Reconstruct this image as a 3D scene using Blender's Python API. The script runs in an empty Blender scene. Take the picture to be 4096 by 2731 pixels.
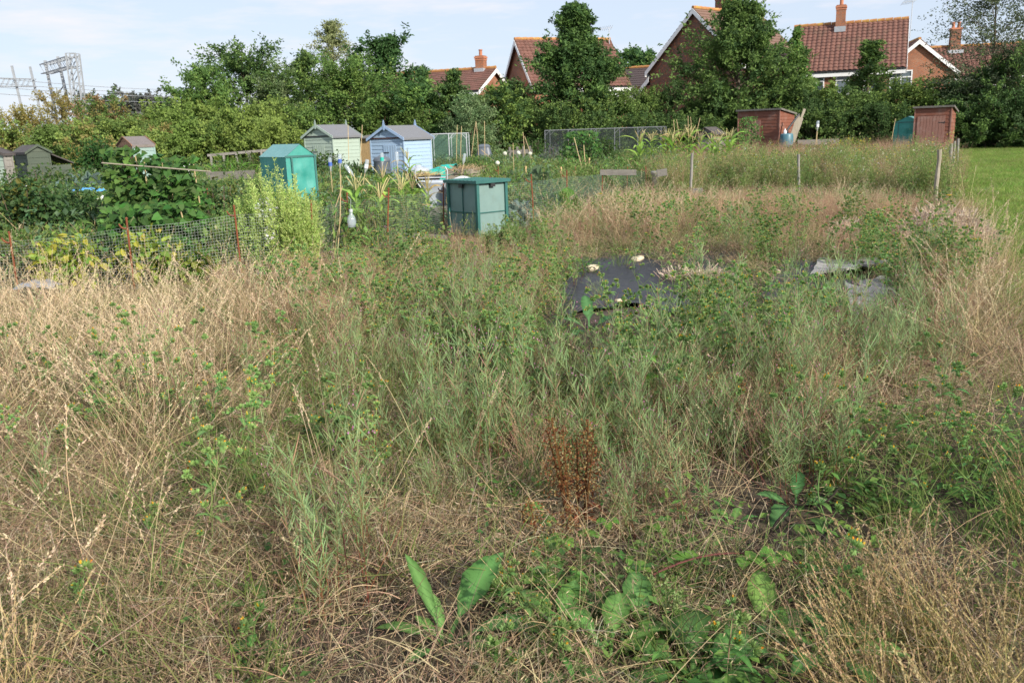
import bpy, math, random
import numpy as np
from mathutils import Vector, Matrix
rng = np.random.default_rng(11)
random.seed(5)
R = math.radians
SC = bpy.context.scene
COL = SC.collection
# ------------------------------------------------------------------ camera geometry (photo pixels, 4096 x 2731)
CAMH, FPX, PITCH, ROLL = 1.6, 3400.0, math.atan(836/3400.0), 0.033
CAMR = np.array(Matrix.Rotation(math.pi/2-PITCH, 3, 'X') @ Matrix.Rotation(-ROLL, 3, 'Z'))
CAMP = np.array((0.0, 0.0, CAMH))
def ray(px, py):
    return CAMR @ np.array(((px-2048)/FPX, -(py-1365.5)/FPX, -1.0))
def G(px, py, z=0.0):
    d = ray(px, py); t = (z-CAMH)/d[2]
    return CAMP + d*t
def at(px, py, Y):
    d = ray(px, py)
    return CAMP + d*(Y/d[1])
def proj(p):
    q = (np.asarray(p)-CAMP) @ CAMR
    return np.stack((2048+FPX*q[..., 0]/-q[..., 2], 1365.5-FPX*q[..., 1]/-q[..., 2]), -1)
# ------------------------------------------------------------------ mesh builder
def nz(a):
    return a/np.maximum(np.linalg.norm(a, axis=-1, keepdims=True), 1e-9)
def rv(n):
    return nz(rng.normal(size=(n, 3)))
class MB:
    def __init__(s): s.v, s.q, s.t, s.c, s.n = [], [], [], [], 0
    def add(s, v, f, col=(.5, .5, .5)):
        v = np.asarray(v, float).reshape(-1, 3); f = np.asarray(f, int)
        c = np.broadcast_to(np.asarray(col, float), v.shape)
        s.v.append(v); s.c.append(c)
        (s.q if f.shape[1] == 4 else s.t).append(f+s.n); s.n += len(v)
        return s
    def build(s, name, mat, parent=None, smooth=False, link=True):
        me = bpy.data.meshes.new(name)
        v = np.concatenate(s.v) if s.v else np.zeros((0, 3)); c = np.concatenate(s.c) if s.c else np.zeros((0, 3))
        q = np.concatenate(s.q) if s.q else np.zeros((0, 4), int)
        t = np.concatenate(s.t) if s.t else np.zeros((0, 3), int)
        me.vertices.add(len(v)); me.vertices.foreach_set('co', v.astype(np.float32).ravel())
        loops = np.concatenate((q.ravel(), t.ravel()))
        me.loops.add(len(loops)); me.loops.foreach_set('vertex_index', loops.astype(np.int32))
        st = np.concatenate((np.arange(len(q))*4, len(q)*4+np.arange(len(t))*3))
        me.polygons.add(len(st)); me.polygons.foreach_set('loop_start', st.astype(np.int32))
        if smooth: me.polygons.foreach_set('use_smooth', np.ones(len(st), bool))
        else: me.polygons.foreach_set('use_smooth', np.zeros(len(st), bool))
        me.update(calc_edges=True)
        a = me.color_attributes.new('col', 'FLOAT_COLOR', 'POINT')
        a.data.foreach_set('color', np.concatenate((c, np.ones((len(c), 1))), 1).astype(np.float32).ravel())
        me.materials.append(mat)
        o = bpy.data.objects.new(name, me)
        if link: COL.objects.link(o)
        if parent is not None: o.parent = parent
        return o
BOXF = [(0, 3, 2, 1), (4, 5, 6, 7), (0, 1, 5, 4), (1, 2, 6, 5), (2, 3, 7, 6), (3, 0, 4, 7)]
def rot3(rz=0, rx=0, ry=0):
    return np.array(Matrix.Rotation(rz, 3, 'Z') @ Matrix.Rotation(ry, 3, 'Y') @ Matrix.Rotation(rx, 3, 'X'))
def box(mb, c, s, rz=0, rx=0, ry=0, col=(.5, .5, .5)):
    x, y, z = np.array(s)/2
    v = np.array([(-x, -y, -z), (x, -y, -z), (x, y, -z), (-x, y, -z), (-x, -y, z), (x, -y, z), (x, y, z), (-x, y, z)])
    return mb.add(v @ rot3(rz, rx, ry).T+np.array(c), BOXF, col)
def hexa(mb, v8, col=(.5, .5, .5)):
    return mb.add(v8, BOXF, col)
def beam(mb, p, q, w, h=None, col=(.5, .5, .5), up=(0, 0, 1)):
    """square bar from p to q"""
    p, q = np.array(p, float), np.array(q, float); h = h or w
    d = nz(q-p); s = np.cross(d, up)
    if np.linalg.norm(s) < 1e-3: s = np.cross(d, (0, 1, 0))
    s = nz(s); u = np.cross(s, d)
    v = [e+a*s*w/2+b*u*h/2 for e in (p, q) for a, b in ((-1, -1), (1, -1), (1, 1), (-1, 1))]
    return mb.add(v, [(0, 3, 2, 1), (4, 5, 6, 7), (0, 1, 5, 4), (1, 2, 6, 5), (2, 3, 7, 6), (3, 0, 4, 7)], col)
def tube(mb, pts, r, k=6, col=(.5, .5, .5), cap=True):
    P = np.array(pts, float); n = len(P); rr = np.broadcast_to(np.asarray(r, float), (n,))
    T = nz(np.gradient(P, axis=0)); a = np.array((.31, .77, .55))
    s = nz(np.cross(T, a)); u = np.cross(s, T)
    ang = np.arange(k)*2*math.pi/k
    V = P[:, None]+rr[:, None, None]*(s[:, None]*np.cos(ang)[None, :, None]+u[:, None]*np.sin(ang)[None, :, None])
    F = [(i*k+j, i*k+(j+1) % k, (i+1)*k+(j+1) % k, (i+1)*k+j) for i in range(n-1) for j in range(k)]
    c = np.asarray(col, float)
    if c.ndim == 2: c = np.repeat(c, k, 0)
    mb.add(V, F, c)
    if cap and k >= 3:
        for e, ring in ((0, V[0]), (n-1, V[-1])):
            cc = c[e*k] if c.ndim == 2 else c
            mb.add(np.concatenate((ring, P[e:e+1])), [(j, (j+1) % k, k) for j in range(k)], cc)
    return mb
def lathe(mb, prof, k=20, c=(0, 0, 0), col=(.5, .5, .5), sq=0):
    ang = np.arange(k)*2*math.pi/k; V = []
    for r, z in prof:
        x, y = np.cos(ang), np.sin(ang)
        if sq:
            m = np.maximum(abs(x), abs(y)); x, y = x*(1-sq)+x/m*sq, y*(1-sq)+y/m*sq
        V.append(np.stack((x*r, y*r, np.full(k, z)), -1))
    V = np.concatenate(V)+np.array(c); n = len(prof)
    F = [(i*k+j, i*k+(j+1) % k, (i+1)*k+(j+1) % k, (i+1)*k+j) for i in range(n-1) for j in range(k)]
    mb.add(V, F, col)
    for e in (0, n-1):
        if prof[e][0] > 1e-4:
            mb.add(np.concatenate((V[e*k:(e+1)*k], V[e*k:(e+1)*k].mean(0, keepdims=True))), [(j, (j+1) % k, k) for j in range(k)], col)
    return mb
def slab(mb, poly, th, col=(.5, .5, .5)):
    """convex planar polygon extruded by vector th"""
    P = np.array(poly, float); n = len(P); Q = P+np.array(th)
    mb.add(np.concatenate((P, Q)), [(i, (i+1) % n, n+(i+1) % n, n+i) for i in range(n)], col)
    mb.add(np.concatenate((P, Q)), [(0, i+1, i) for i in range(1, n-1)]+[(n, n+i, n+i+1) for i in range(1, n-1)], col)
    return mb
def ball(mb, c, r, col=(.5, .5, .5), sub=1, noise=0, scale=(1, 1, 1)):
    k, m = 6+4*sub, 4+2*sub
    V = [(0, 0, -1)]+[(math.cos(a)*math.sin(p), math.sin(a)*math.sin(p), -math.cos(p)) for p in np.arange(1, m)*math.pi/m for a in np.arange(k)*2*math.pi/k]+[(0, 0, 1)]
    V = np.array(V)
    if noise:
        d = np.zeros(len(V))
        for _ in range(5):
            w = rng.normal(size=3)*2.0; d += np.sin(V @ w+rng.uniform(0, 6))
        V = V*(1+noise*d[:, None]/3)
    V = V*r*np.array(scale)+np.array(c)
    mb.add(V, [(1+i*k+j, 1+i*k+(j+1) % k, 1+(i+1)*k+(j+1) % k, 1+(i+1)*k+j) for i in range(m-2) for j in range(k)], col)
    L = len(V)-1
    mb.add(V, [(0, 1+(j+1) % k, 1+j) for j in range(k)]+[(L, L-k+j, L-k+(j+1) % k) for j in range(k)], col)
    return mb
# ------------------------------------------------------------------ vegetation primitives
def ribbons(mb, P, W, C):
    """n flat strips along paths P (n,k,3), widths W (n,k)/(k,), colours C (n,3)/(n,k,3)"""
    n, k = P.shape[:2]
    T = nz(P[:, -1]-P[:, 0]); s = nz(np.cross(T, rv(n)))
    W = np.broadcast_to(np.asarray(W, float), (n, k))[..., None]
    V = np.stack((P-s[:, None]*W/2, P+s[:, None]*W/2), 2).reshape(-1, 3)
    C = np.asarray(C, float)
    if C.ndim == 1: C = np.broadcast_to(C, (n, 3))
    if C.ndim == 2: C = np.repeat(C[:, None], k, 1)
    C = np.repeat(C[:, :, None], 2, 2).reshape(-1, 3)
    b = (np.arange(n)[:, None]*2*k+np.arange(k-1)[None]*2).reshape(-1, 1)
    return mb.add(V, b+np.array([0, 1, 3, 2]), C)
def blades(n, r, h0, h1, lean=.2, curve=.3, droop=.1, k=4, az=None, c=(0, 0, 0), spread=1.0):
    t = np.linspace(0, 1, k)[None, :, None]
    a = rng.uniform(0, 6.283, n) if az is None else rng.normal(az, spread, n)
    d = np.stack((np.cos(a), np.sin(a), a*0), -1)[:, None]
    rr = r*np.sqrt(rng.uniform(0, 1, n)); a2 = rng.uniform(0, 6.283, n)
    B = np.stack((np.cos(a2)*rr, np.sin(a2)*rr, a*0), -1)[:, None]+np.array(c)
    h = rng.uniform(h0, h1, (n, 1, 1)); ln = rng.uniform(0, lean, (n, 1, 1))*1.0; cv = rng.uniform(0, curve, (n, 1, 1)); dr = rng.uniform(0, droop, (n, 1, 1))
    z = np.array((0, 0, 1.0))
    return B+d*h*(ln*t+cv*t*t)+z*h*(t-dr*t*t)
def jit(c, n, a=.2):
    c = np.asarray(c, float); k = 1+rng.uniform(-a, a, (n, 1)); return np.clip(c*k*(1+rng.uniform(-a*.4, a*.4, (n, 3))), 0, 1)
def leaves(mb, pos, d, nrm, L, W, C, fold=.15, oval=False):
    pos, d, nrm = np.atleast_2d(pos), np.atleast_2d(d), np.atleast_2d(nrm); n = max(len(pos), len(d), len(nrm)); pos = np.broadcast_to(pos, (n, 3)); d = np.broadcast_to(d, (n, 3)); nrm = np.broadcast_to(nrm, (n, 3)); L = np.broadcast_to(np.asarray(L, float), (n,))[:, None]; W = np.broadcast_to(np.asarray(W, float), (n,))[:, None]
    s = nz(np.cross(d, nrm)); u = np.cross(s, d)
    if oval:
        V = np.stack((pos, pos+d*L*.28+s*W*.47+u*W*fold, pos+d*L*.68+s*W*.40+u*W*fold, pos+d*L-u*W*.1, pos+d*L*.68-s*W*.40+u*W*fold, pos+d*L*.28-s*W*.47+u*W*fold), 1).reshape(-1, 3)
        C = np.asarray(C, float); C = np.repeat(np.broadcast_to(C, (n, 3)), 6, 0); i6 = np.arange(n)[:, None]*6
        vs = mb.n; mb.add(V, i6+np.array([0, 1, 2, 3]), C); mb.q.append(i6+np.array([0, 3, 4, 5])+vs); return mb
    V = np.stack((pos, pos+d*L*.45+s*W/2+u*W*fold, pos+d*L, pos+d*L*.45-s*W/2+u*W*fold), 1).reshape(-1, 3)
    C = np.asarray(C, float)
    if C.ndim == 2: C = np.repeat(C, 4, 0)
    return mb.add(V, np.arange(n)[:, None]*4+np.arange(4), C)
def bigleaf(mb, base, d, L, W, col, n=7, droop=.5, up=.5, rib=None, wav=.1, serr=.1, prof=None, fold=.25):
    """one broad leaf: strip with a midrib; d horizontal heading angle; up initial slope"""
    t = np.linspace(0, 1, n); h = np.array((math.cos(d), math.sin(d), 0)); s0 = np.array((-math.sin(d), math.cos(d), 0))
    ang = up-(droop+up*.2)*t*1.6
    step = np.stack((np.cos(ang), np.sin(ang)), -1)*L/(n-1)
    xy = np.concatenate((np.zeros((1, 2)), np.cumsum(step, 0)[:-1]))
    P = np.array(base)+xy[:, :1]*h+xy[:, 1:]*np.array((0, 0, 1.))
    w = (np.sin(np.pi*np.clip(t, .0, 1)**.8)**.75 if prof is None else prof(t))*W/2
    w = w*(1+rng.uniform(-serr, serr, n)); w[0] = max(w[0], W*.04); w[-1] = W*.02
    tw = rng.uniform(-.25, .25)
    s = s0*math.cos(tw)+np.array((0, 0, math.sin(tw)))
    lift = np.array((0, 0, 1.))
    A = P+s*w[:, None]+lift*(w*fold+rng.uniform(-wav, wav, n)*w)[:, None]
    B = P-s*w[:, None]+lift*(w*fold+rng.uniform(-wav, wav, n)*w)[:, None]
    V = np.stack((A, P, B), 1).reshape(-1, 3)
    rib = rib if rib is not None else np.clip(np.array(col)*1.5, 0, 1)
    cr = np.tile(col, (n, 1))*(1+.16*((np.arange(n) % 2)*2-1)+rng.uniform(-.1, .1, n))[:, None]; cr[-1] = (.16, .13, .05)
    C = np.stack((cr, np.tile(rib, (n, 1)), cr), 1).reshape(-1, 3)
    F = [(i*3+j, i*3+j+1, i*3+3+j+1, i*3+3+j) for i in range(n-1) for j in (0, 1)]
    return mb.add(V, F, C)
# ------------------------------------------------------------------ scene objects
def tag(o, label, cat=None, group=None, kind=None):
    o['label'] = label
    if cat: o['category'] = cat
    if group: o['group'] = group
    if kind: o['kind'] = kind
    return o
def root(name, label, cat, loc=(0, 0, 0), rz=0, group=None):
    o = bpy.data.objects.new(name, None); COL.objects.link(o)
    o.location = tuple(float(x) for x in loc); o.rotation_euler = (0, 0, rz); o.empty_display_size = .2
    return tag(o, label, cat, group)
def kids(o): return [x for x in bpy.data.objects if x.parent == o]
def dup(o, loc, rz, scale, label, chs=None):
    c = o.copy(); COL.objects.link(c); c.location = tuple(float(x) for x in loc); c.rotation_euler = (0, 0, rz)
    c.scale = (scale,)*3 if np.isscalar(scale) else scale; c['label'] = label
    for ch in (chs if chs is not None else kids(o)):
        d = ch.copy(); COL.objects.link(d); d.parent = c
    return c
# ------------------------------------------------------------------ materials
def newmat(name):
    m = bpy.data.materials.new(name); m.use_nodes = True
    nt = m.node_tree; nt.nodes.clear()
    out = nt.nodes.new('ShaderNodeOutputMaterial'); b = nt.nodes.new('ShaderNodeBsdfPrincipled')
    nt.links.new(b.outputs[0], out.inputs[0])
    return m, nt, b, out
def N(nt, t, **kw):
    n = nt.nodes.new(t)
    for k, v in kw.items():
        if k in n.inputs: n.inputs[k].default_value = v
        else: setattr(n, k, v)
    return n
def mixc(nt, fac, a, b, mode='MIX'):
    m = nt.nodes.new('ShaderNodeMix'); m.data_type = 'RGBA'; m.blend_type = mode
    for i, x in ((0, fac), (6, a), (7, b)):
        if hasattr(x, 'is_output'): nt.links.new(x, m.inputs[i])
        elif i == 0: m.inputs[0].default_value = x
        else: m.inputs[i].default_value = (*x, 1)
    return m.outputs[2]
def ramp(nt, x, lo, hi):
    r = N(nt, 'ShaderNodeMapRange'); r.inputs['From Min'].default_value = lo; r.inputs['From Max'].default_value = hi
    nt.links.new(x, r.inputs['Value']); return r.outputs[0]
def coords(nt, scale=(1, 1, 1), kind='Object'):
    tc = N(nt, 'ShaderNodeTexCoord'); mp = N(nt, 'ShaderNodeMapping'); mp.inputs['Scale'].default_value = scale
    nt.links.new(tc.outputs[kind], mp.inputs[0]); return mp.outputs[0]
def noise(nt, vec, scale=5, detail=6, rough=.6):
    n = N(nt, 'ShaderNodeTexNoise'); n.inputs['Scale'].default_value = scale; n.inputs['Detail'].default_value = detail; n.inputs['Roughness'].default_value = rough
    nt.links.new(vec, n.inputs['Vector']); return n.outputs[0]
def bump(nt, b, h, st=.3, dist=.01):
    bp = N(nt, 'ShaderNodeBump'); bp.inputs['Strength'].default_value = st; bp.inputs['Distance'].default_value = dist
    nt.links.new(h, bp.inputs['Height']); nt.links.new(bp.outputs[0], b.inputs['Normal'])
def surf(name, c1, c2, scale=6, stretch=(1, 1, 1), rough=.65, metal=0, bst=.3, c3=None, s3=1.5, lo=.35, hi=.65, alpha=None):
    m, nt, b, out = newmat(name)
    v = coords(nt, stretch); f = noise(nt, v, scale)
    c = mixc(nt, ramp(nt, f, lo, hi), c1, c2)
    if c3:
        f3 = noise(nt, coords(nt), s3, 8, .7); c = mixc(nt, ramp(nt, f3, .52, .7), c, c3)
    nt.links.new(c, b.inputs['Base Color']); b.inputs['Roughness'].default_value = rough; b.inputs['Metallic'].default_value = metal
    if bst: bump(nt, b, f, bst)
    return m
def plantmat(name, transl=.3, rough=.5, rnd=.25, spec=.3):
    m, nt, b, out = newmat(name)
    a = N(nt, 'ShaderNodeAttribute'); a.attribute_name = 'col'
    oi = N(nt, 'ShaderNodeObjectInfo'); hs = N(nt, 'ShaderNodeHueSaturation')
    nt.links.new(ramp(nt, oi.outputs['Random'], 0, 1), hs.inputs['Hue'])
    r = hs.inputs['Hue'].links[0].from_node; r.inputs['To Min'].default_value = .485; r.inputs['To Max'].default_value = .515
    w = N(nt, 'ShaderNodeTexWhiteNoise'); w.noise_dimensions = '1D'; nt.links.new(oi.outputs['Random'], w.inputs['W'])
    r2 = ramp(nt, w.outputs['Value'], 0, 1); nt.links.new(r2, hs.inputs['Value'])
    r2.node.inputs['To Min'].default_value = 1-rnd; r2.node.inputs['To Max'].default_value = 1+rnd
    nt.links.new(a.outputs['Color'], hs.inputs['Color'])
    nt.links.new(hs.outputs[0], b.inputs['Base Color']); b.inputs['Roughness'].default_value = rough; b.inputs['Specular IOR Level'].default_value = spec
    t = N(nt, 'ShaderNodeBsdfTranslucent'); nt.links.new(hs.outputs[0], t.inputs['Color'])
    mx = N(nt, 'ShaderNodeMixShader'); mx.inputs[0].default_value = transl
    nt.links.new(b.outputs[0], mx.inputs[1]); nt.links.new(t.outputs[0], mx.inputs[2]); nt.links.new(mx.outputs[0], out.inputs[0])
    return m
def clear(name, col, alpha, rough=.15):
    m, nt, b, out = newmat(name)
    b.inputs['Base Color'].default_value = (*col, 1); b.inputs['Roughness'].default_value = rough; b.inputs['Alpha'].default_value = alpha
    return m
def boards(name, c1, c2, c3, axis='z', rough=.7, gr=22):
    """painted or weathered timber: grain stretched along the board"""
    st = {'x': (1, 14, 14), 'z': (14, 14, 1)}[axis]
    m, nt, b, out = newmat(name)
    f = noise(nt, coords(nt, st), 3.2, 8, .65); g = noise(nt, coords(nt), 2.3, 8, .7)
    c = mixc(nt, ramp(nt, f, .35, .68), c1, c2); c = mixc(nt, ramp(nt, g, .5, .72), c, c3)
    nt.links.new(c, b.inputs['Base Color']); b.inputs['Roughness'].default_value = rough; bump(nt, b, f, .35, .006)
    return m
def brick(name, c1, c2, mortar):
    m, nt, b, out = newmat(name)
    tc = N(nt, 'ShaderNodeTexCoord'); sp = N(nt, 'ShaderNodeSeparateXYZ'); nt.links.new(tc.outputs['Object'], sp.inputs[0])
    ad = N(nt, 'ShaderNodeMath'); nt.links.new(sp.outputs[0], ad.inputs[0]); nt.links.new(sp.outputs[1], ad.inputs[1])
    cb = N(nt, 'ShaderNodeCombineXYZ'); nt.links.new(ad.outputs[0], cb.inputs[0]); nt.links.new(sp.outputs[2], cb.inputs[1])
    bt = N(nt, 'ShaderNodeTexBrick'); nt.links.new(cb.outputs[0], bt.inputs['Vector'])
    bt.inputs['Color1'].default_value = (*c1, 1); bt.inputs['Color2'].default_value = (*c2, 1); bt.inputs['Mortar'].default_value = (*mortar, 1)
    bt.inputs['Scale'].default_value = 1; bt.inputs['Brick Width'].default_value = .225; bt.inputs['Row Height'].default_value = .075; bt.inputs['Mortar Size'].default_value = .008
    f = noise(nt, tc.outputs['Object'], .9, 5)
    c = mixc(nt, ramp(nt, f, .3, .8), bt.outputs[0], tuple(x*.6 for x in c1), 'MIX')
    f2 = noise(nt, cb.outputs[0], 6, 2); c = mixc(nt, ramp(nt, f2, .55, .62), c, (.36, .13, .06))
    nt.links.new(c, b.inputs['Base Color']); b.inputs['Roughness'].default_value = .85
    return m
M = {}
M['plant'] = plantmat('plant', .36, .6, .22, .2)
M['straw'] = plantmat('straw', .18, .7, .18, .15)
M['leaf'] = plantmat('leaf', .36, .6, .10, .2)
M['bark'] = surf('bark', (.09, .065, .045), (.16, .12, .085), 9, (1, 1, .3))
M['paleblue'] = boards('pale_blue_paint', (.30, .42, .56), (.35, .47, .61), (.32, .41, .51), 'x')
M['blue_trim'] = boards('blue_trim', (.30, .43, .62), (.36, .48, .66), (.32, .42, .58), 'x')
M['palegreen'] = boards('pale_green_paint', (.33, .41, .34), (.38, .46, .39), (.33, .40, .33), 'x')
M['green_trim'] = boards('green_trim', (.34, .43, .37), (.40, .48, .42), (.34, .41, .34), 'x')
M['felt'] = surf('roof_felt', (.14, .145, .16), (.20, .205, .22), 60, rough=.9, c3=(.17, .17, .17), s3=2)
M['feltbrown'] = surf('brown_felt', (.17, .14, .13), (.24, .205, .19), 40, rough=.9, c3=(.14, .13, .10), s3=3)
M['feltdark'] = surf('dark_felt', (.05, .045, .045), (.10, .085, .08), 30, rough=.9, c3=(.12, .11, .09), s3=3)
M['darktrim'] = surf('dark_trim', (.05, .02, .018), (.09, .035, .03), 9)
M['blacktrim'] = surf('black_trim', (.018, .02, .022), (.035, .035, .04), 9)
M['redbrown'] = boards('red_brown_stain', (.17, .055, .032), (.23, .085, .05), (.26, .15, .115), 'x')
M['redbrownv'] = boards('faded_red_brown', (.25, .115, .085), (.33, .17, .13), (.36, .24, .20), 'z')
M['orangewood'] = boards('orange_stain', (.30, .13, .055), (.38, .19, .085), (.28, .15, .08), 'x')
M['teal_paint'] = boards('teal_paint', (.20, .31, .29), (.26, .37, .34), (.22, .29, .25), 'x')
M['darkgreen'] = boards('dark_green_stain', (.045, .065, .045), (.07, .09, .06), (.085, .10, .07), 'x')
M['greywood'] = boards('grey_wood', (.20, .185, .165), (.32, .30, .27), (.15, .135, .115), 'z')
M['greywoodx'] = boards('grey_plank', (.12, .11, .096), (.20, .188, .165), (.085, .075, .06), 'x')
M['postwood'] = boards('post_wood', (.26, .22, .165), (.36, .32, .25), (.20, .17, .12), 'z')
M['newwood'] = boards('yellow_timber', (.50, .33, .15), (.58, .41, .21), (.40, .28, .15), 'z')
M['cagegrey'] = surf('cage_tube', (.13, .14, .155), (.18, .19, .20), 20, rough=.5, bst=0)
M['cane'] = boards('cane', (.44, .33, .17), (.56, .44, .25), (.34, .26, .15), 'z')
M['rust'] = surf('rust', (.15, .042, .018), (.25, .075, .03), 30, rough=.9, c3=(.12, .04, .02), s3=12)
M['wire'] = surf('fence_wire', (.34, .37, .35), (.44, .46, .44), 20, rough=.5, metal=.3, bst=0)
M['wire_far'] = surf('green_wire', (.16, .24, .2), (.22, .30, .26), 20, rough=.6, bst=0)
M['gantry'] = surf('gantry_steel', (.27, .29, .31), (.36, .38, .40), 3, rough=.6, bst=0)
M['steel'] = surf('galvanised', (.48, .50, .53), (.60, .62, .65), 14, rough=.5, metal=.25, bst=0)
M['greybin'] = surf('grey_plastic', (.36, .40, .46), (.42, .46, .51), 5, rough=.45, bst=.05)
M['slate'] = surf('slate_plastic', (.085, .10, .125), (.12, .14, .165), 5, rough=.45, bst=.05)
M['midgrey'] = surf('mid_grey_plastic', (.20, .21, .23), (.25, .26, .28), 5, rough=.5, bst=.05)
M['black'] = surf('black_plastic', (.016, .017, .018), (.03, .031, .033), 8, rough=.45, bst=.1)
M['boxgreen'] = surf('box_panel', (.16, .25, .235), (.185, .28, .26), 4, rough=.5, bst=.05, c3=(.15, .22, .20), s3=5)
M['boxlid'] = surf('box_lid', (.03, .115, .105), (.04, .14, .125), 6, rough=.4, bst=.05)
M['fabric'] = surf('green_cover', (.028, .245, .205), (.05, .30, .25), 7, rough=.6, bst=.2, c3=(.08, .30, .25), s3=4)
M['fabric_sunlit'] = surf('green_cover_sunlit', (.12, .33, .31), (.16, .37, .35), 7, rough=.4, bst=.5)  # same cover fabric, its sunlit roof tone put into a paler colour
M['turq'] = surf('turquoise_net', (.02, .42, .33), (.03, .50, .40), 9, rough=.6)
M['net'] = clear('dark_net', (.02, .03, .03), .32, .8)
M['netg'] = clear('green_net', (.10, .20, .15), .30, .8)
M['bottle'] = clear('clear_plastic', (.55, .62, .68), .38, .08)
M['white'] = surf('white_plastic', (.75, .76, .77), (.82, .82, .82), 6, rough=.4, bst=.05)
M['upvc'] = surf('white_paint', (.78, .79, .79), (.84, .84, .83), 3, rough=.4, bst=0)
M['bluelab'] = surf('blue_label', (.05, .10, .40), (.10, .22, .55), 9, rough=.4, bst=0)
M['butt'] = surf('blue_butt', (.06, .15, .19), (.08, .19, .23), 5, rough=.4, bst=.05)
M['glass'] = surf('window_glass', (.10, .13, .15), (.16, .20, .22), .8, rough=.08, bst=0)
M['brick1'] = brick('brown_brick', (.17, .075, .045), (.22, .10, .062), (.24, .20, .16))
M['brick2'] = brick('orange_brick', (.30, .115, .06), (.36, .15, .08), (.34, .27, .2))
M['brick3'] = brick('purple_brick', (.13, .075, .075), (.16, .09, .09), (.2, .17, .15))
M['tile_red'] = surf('red_tile', (.13, .06, .044), (.20, .092, .068), 2.2, rough=.85, bst=0, c3=(.12, .075, .05), s3=1.3)
M['tile_brown'] = surf('brown_tile', (.16, .092, .068), (.21, .125, .09), 9, rough=.85, bst=0, c3=(.13, .085, .06), s3=2)
M['tile_dark'] = surf('dark_tile', (.055, .04, .04), (.085, .062, .06), 9, rough=.85, bst=0)
M['ridge'] = surf('ridge_tile', (.36, .155, .06), (.46, .24, .08), 3, rough=.85, bst=0, c3=(.46, .32, .05), s3=1.5)
M['pot'] = surf('terracotta', (.40, .15, .08), (.48, .20, .11), 4, rough=.8, bst=0)
M['lead'] = surf('lead', (.30, .33, .36), (.38, .40, .43), 4, rough=.6, bst=0)
M['membrane'] = surf('weed_membrane', (.015, .0155, .018), (.026, .0265, .030), 14, rough=.55, bst=.5, c3=(.05, .048, .045), s3=9)
M['stone'] = surf('flint', (.52, .42, .28), (.66, .57, .42), 14, rough=.85, bst=.4, c3=(.38, .30, .2), s3=9)
M['oldboard'] = boards('rotten_board', (.28, .265, .24), (.42, .40, .37), (.16, .145, .12), 'x', .9)
M['tarp'] = surf('blue_tarp', (.05, .28, .62), (.10, .38, .72), 8, rough=.4, bst=.5)
M['soil'] = surf('soil_clod', (.062, .043, .03), (.125, .09, .062), 16, rough=.95, bst=.6)
EXPO = 0.9
# ------------------------------------------------------------------ world, sun, camera
SUN_EL, SUN_AZ = R(27), math.atan2(-.78, .62)          # direction towards the sun, measured from +x
w = bpy.data.worlds.new("World"); SC.world = w; w.use_nodes = True
nt = w.node_tree; nt.nodes.clear()
wo = nt.nodes.new('ShaderNodeOutputWorld'); bg = nt.nodes.new('ShaderNodeBackground'); nt.links.new(bg.outputs[0], wo.inputs[0])
sky = nt.nodes.new('ShaderNodeTexSky'); sky.sky_type = 'NISHITA'; sky.sun_disc = False
sky.sun_elevation = SUN_EL; sky.sun_rotation = math.pi/2-SUN_AZ; sky.air_density = 1.0; sky.dust_density = .6; sky.ozone_density = 1.5
# thin high cloud: streaks drawn out along the horizon
tc = nt.nodes.new('ShaderNodeTexCoord')
mp = nt.nodes.new('ShaderNodeMapping'); mp.inputs['Scale'].default_value = (2.2, 2.2, 13); nt.links.new(tc.outputs['Generated'], mp.inputs[0])
cn = noise(nt, mp.outputs[0], 2.6, 8, .6)
cm = ramp(nt, cn, .46, .70)
mu = nt.nodes.new('ShaderNodeMath'); mu.operation = 'MULTIPLY'; nt.links.new(cm, mu.inputs[0]); mu.inputs[1].default_value = .8
veil = mixc(nt, .84, sky.outputs[0], (3.75, 4.25, 5.15))
c = mixc(nt, mu.outputs[0], veil, (5.3, 5.15, 5.5))
nt.links.new(c, bg.inputs[0]); bg.inputs[1].default_value = .10
sl = bpy.data.lights.new('sun', 'SUN'); sl.energy = 3.4; sl.angle = R(1.5); sl.color = (1, .93, .82)
so = bpy.data.objects.new('sun', sl); COL.objects.link(so)
sd = Vector((math.cos(SUN_EL)*math.cos(SUN_AZ), math.cos(SUN_EL)*math.sin(SUN_AZ), math.sin(SUN_EL)))
so.rotation_euler = sd.to_track_quat('Z', 'Y').to_euler(); so.location = (30, -20, 40)
cd = bpy.data.cameras.new('camera'); cd.sensor_width = 36; cd.lens = FPX/4096*36; cd.clip_end = 3000; cd.clip_start = .05
cam = bpy.data.objects.new('camera', cd); COL.objects.link(cam)
cam.matrix_world = Matrix.Translation((0, 0, CAMH)) @ Matrix(CAMR.tolist()).to_4x4(); SC.camera = cam
cd.dof.use_dof = True; cd.dof.focus_distance = 4.8; cd.dof.aperture_fstop = 8
SC.view_settings.view_transform = 'Standard'; SC.view_settings.look = 'None'; SC.view_settings.gamma = 1; SC.view_settings.exposure = EXPO
SC.cycles.max_bounces = 7; SC.cycles.diffuse_bounces = 3; SC.cycles.transparent_max_bounces = 24; SC.cycles.caustics_reflective = False; SC.cycles.caustics_refractive = False
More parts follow.
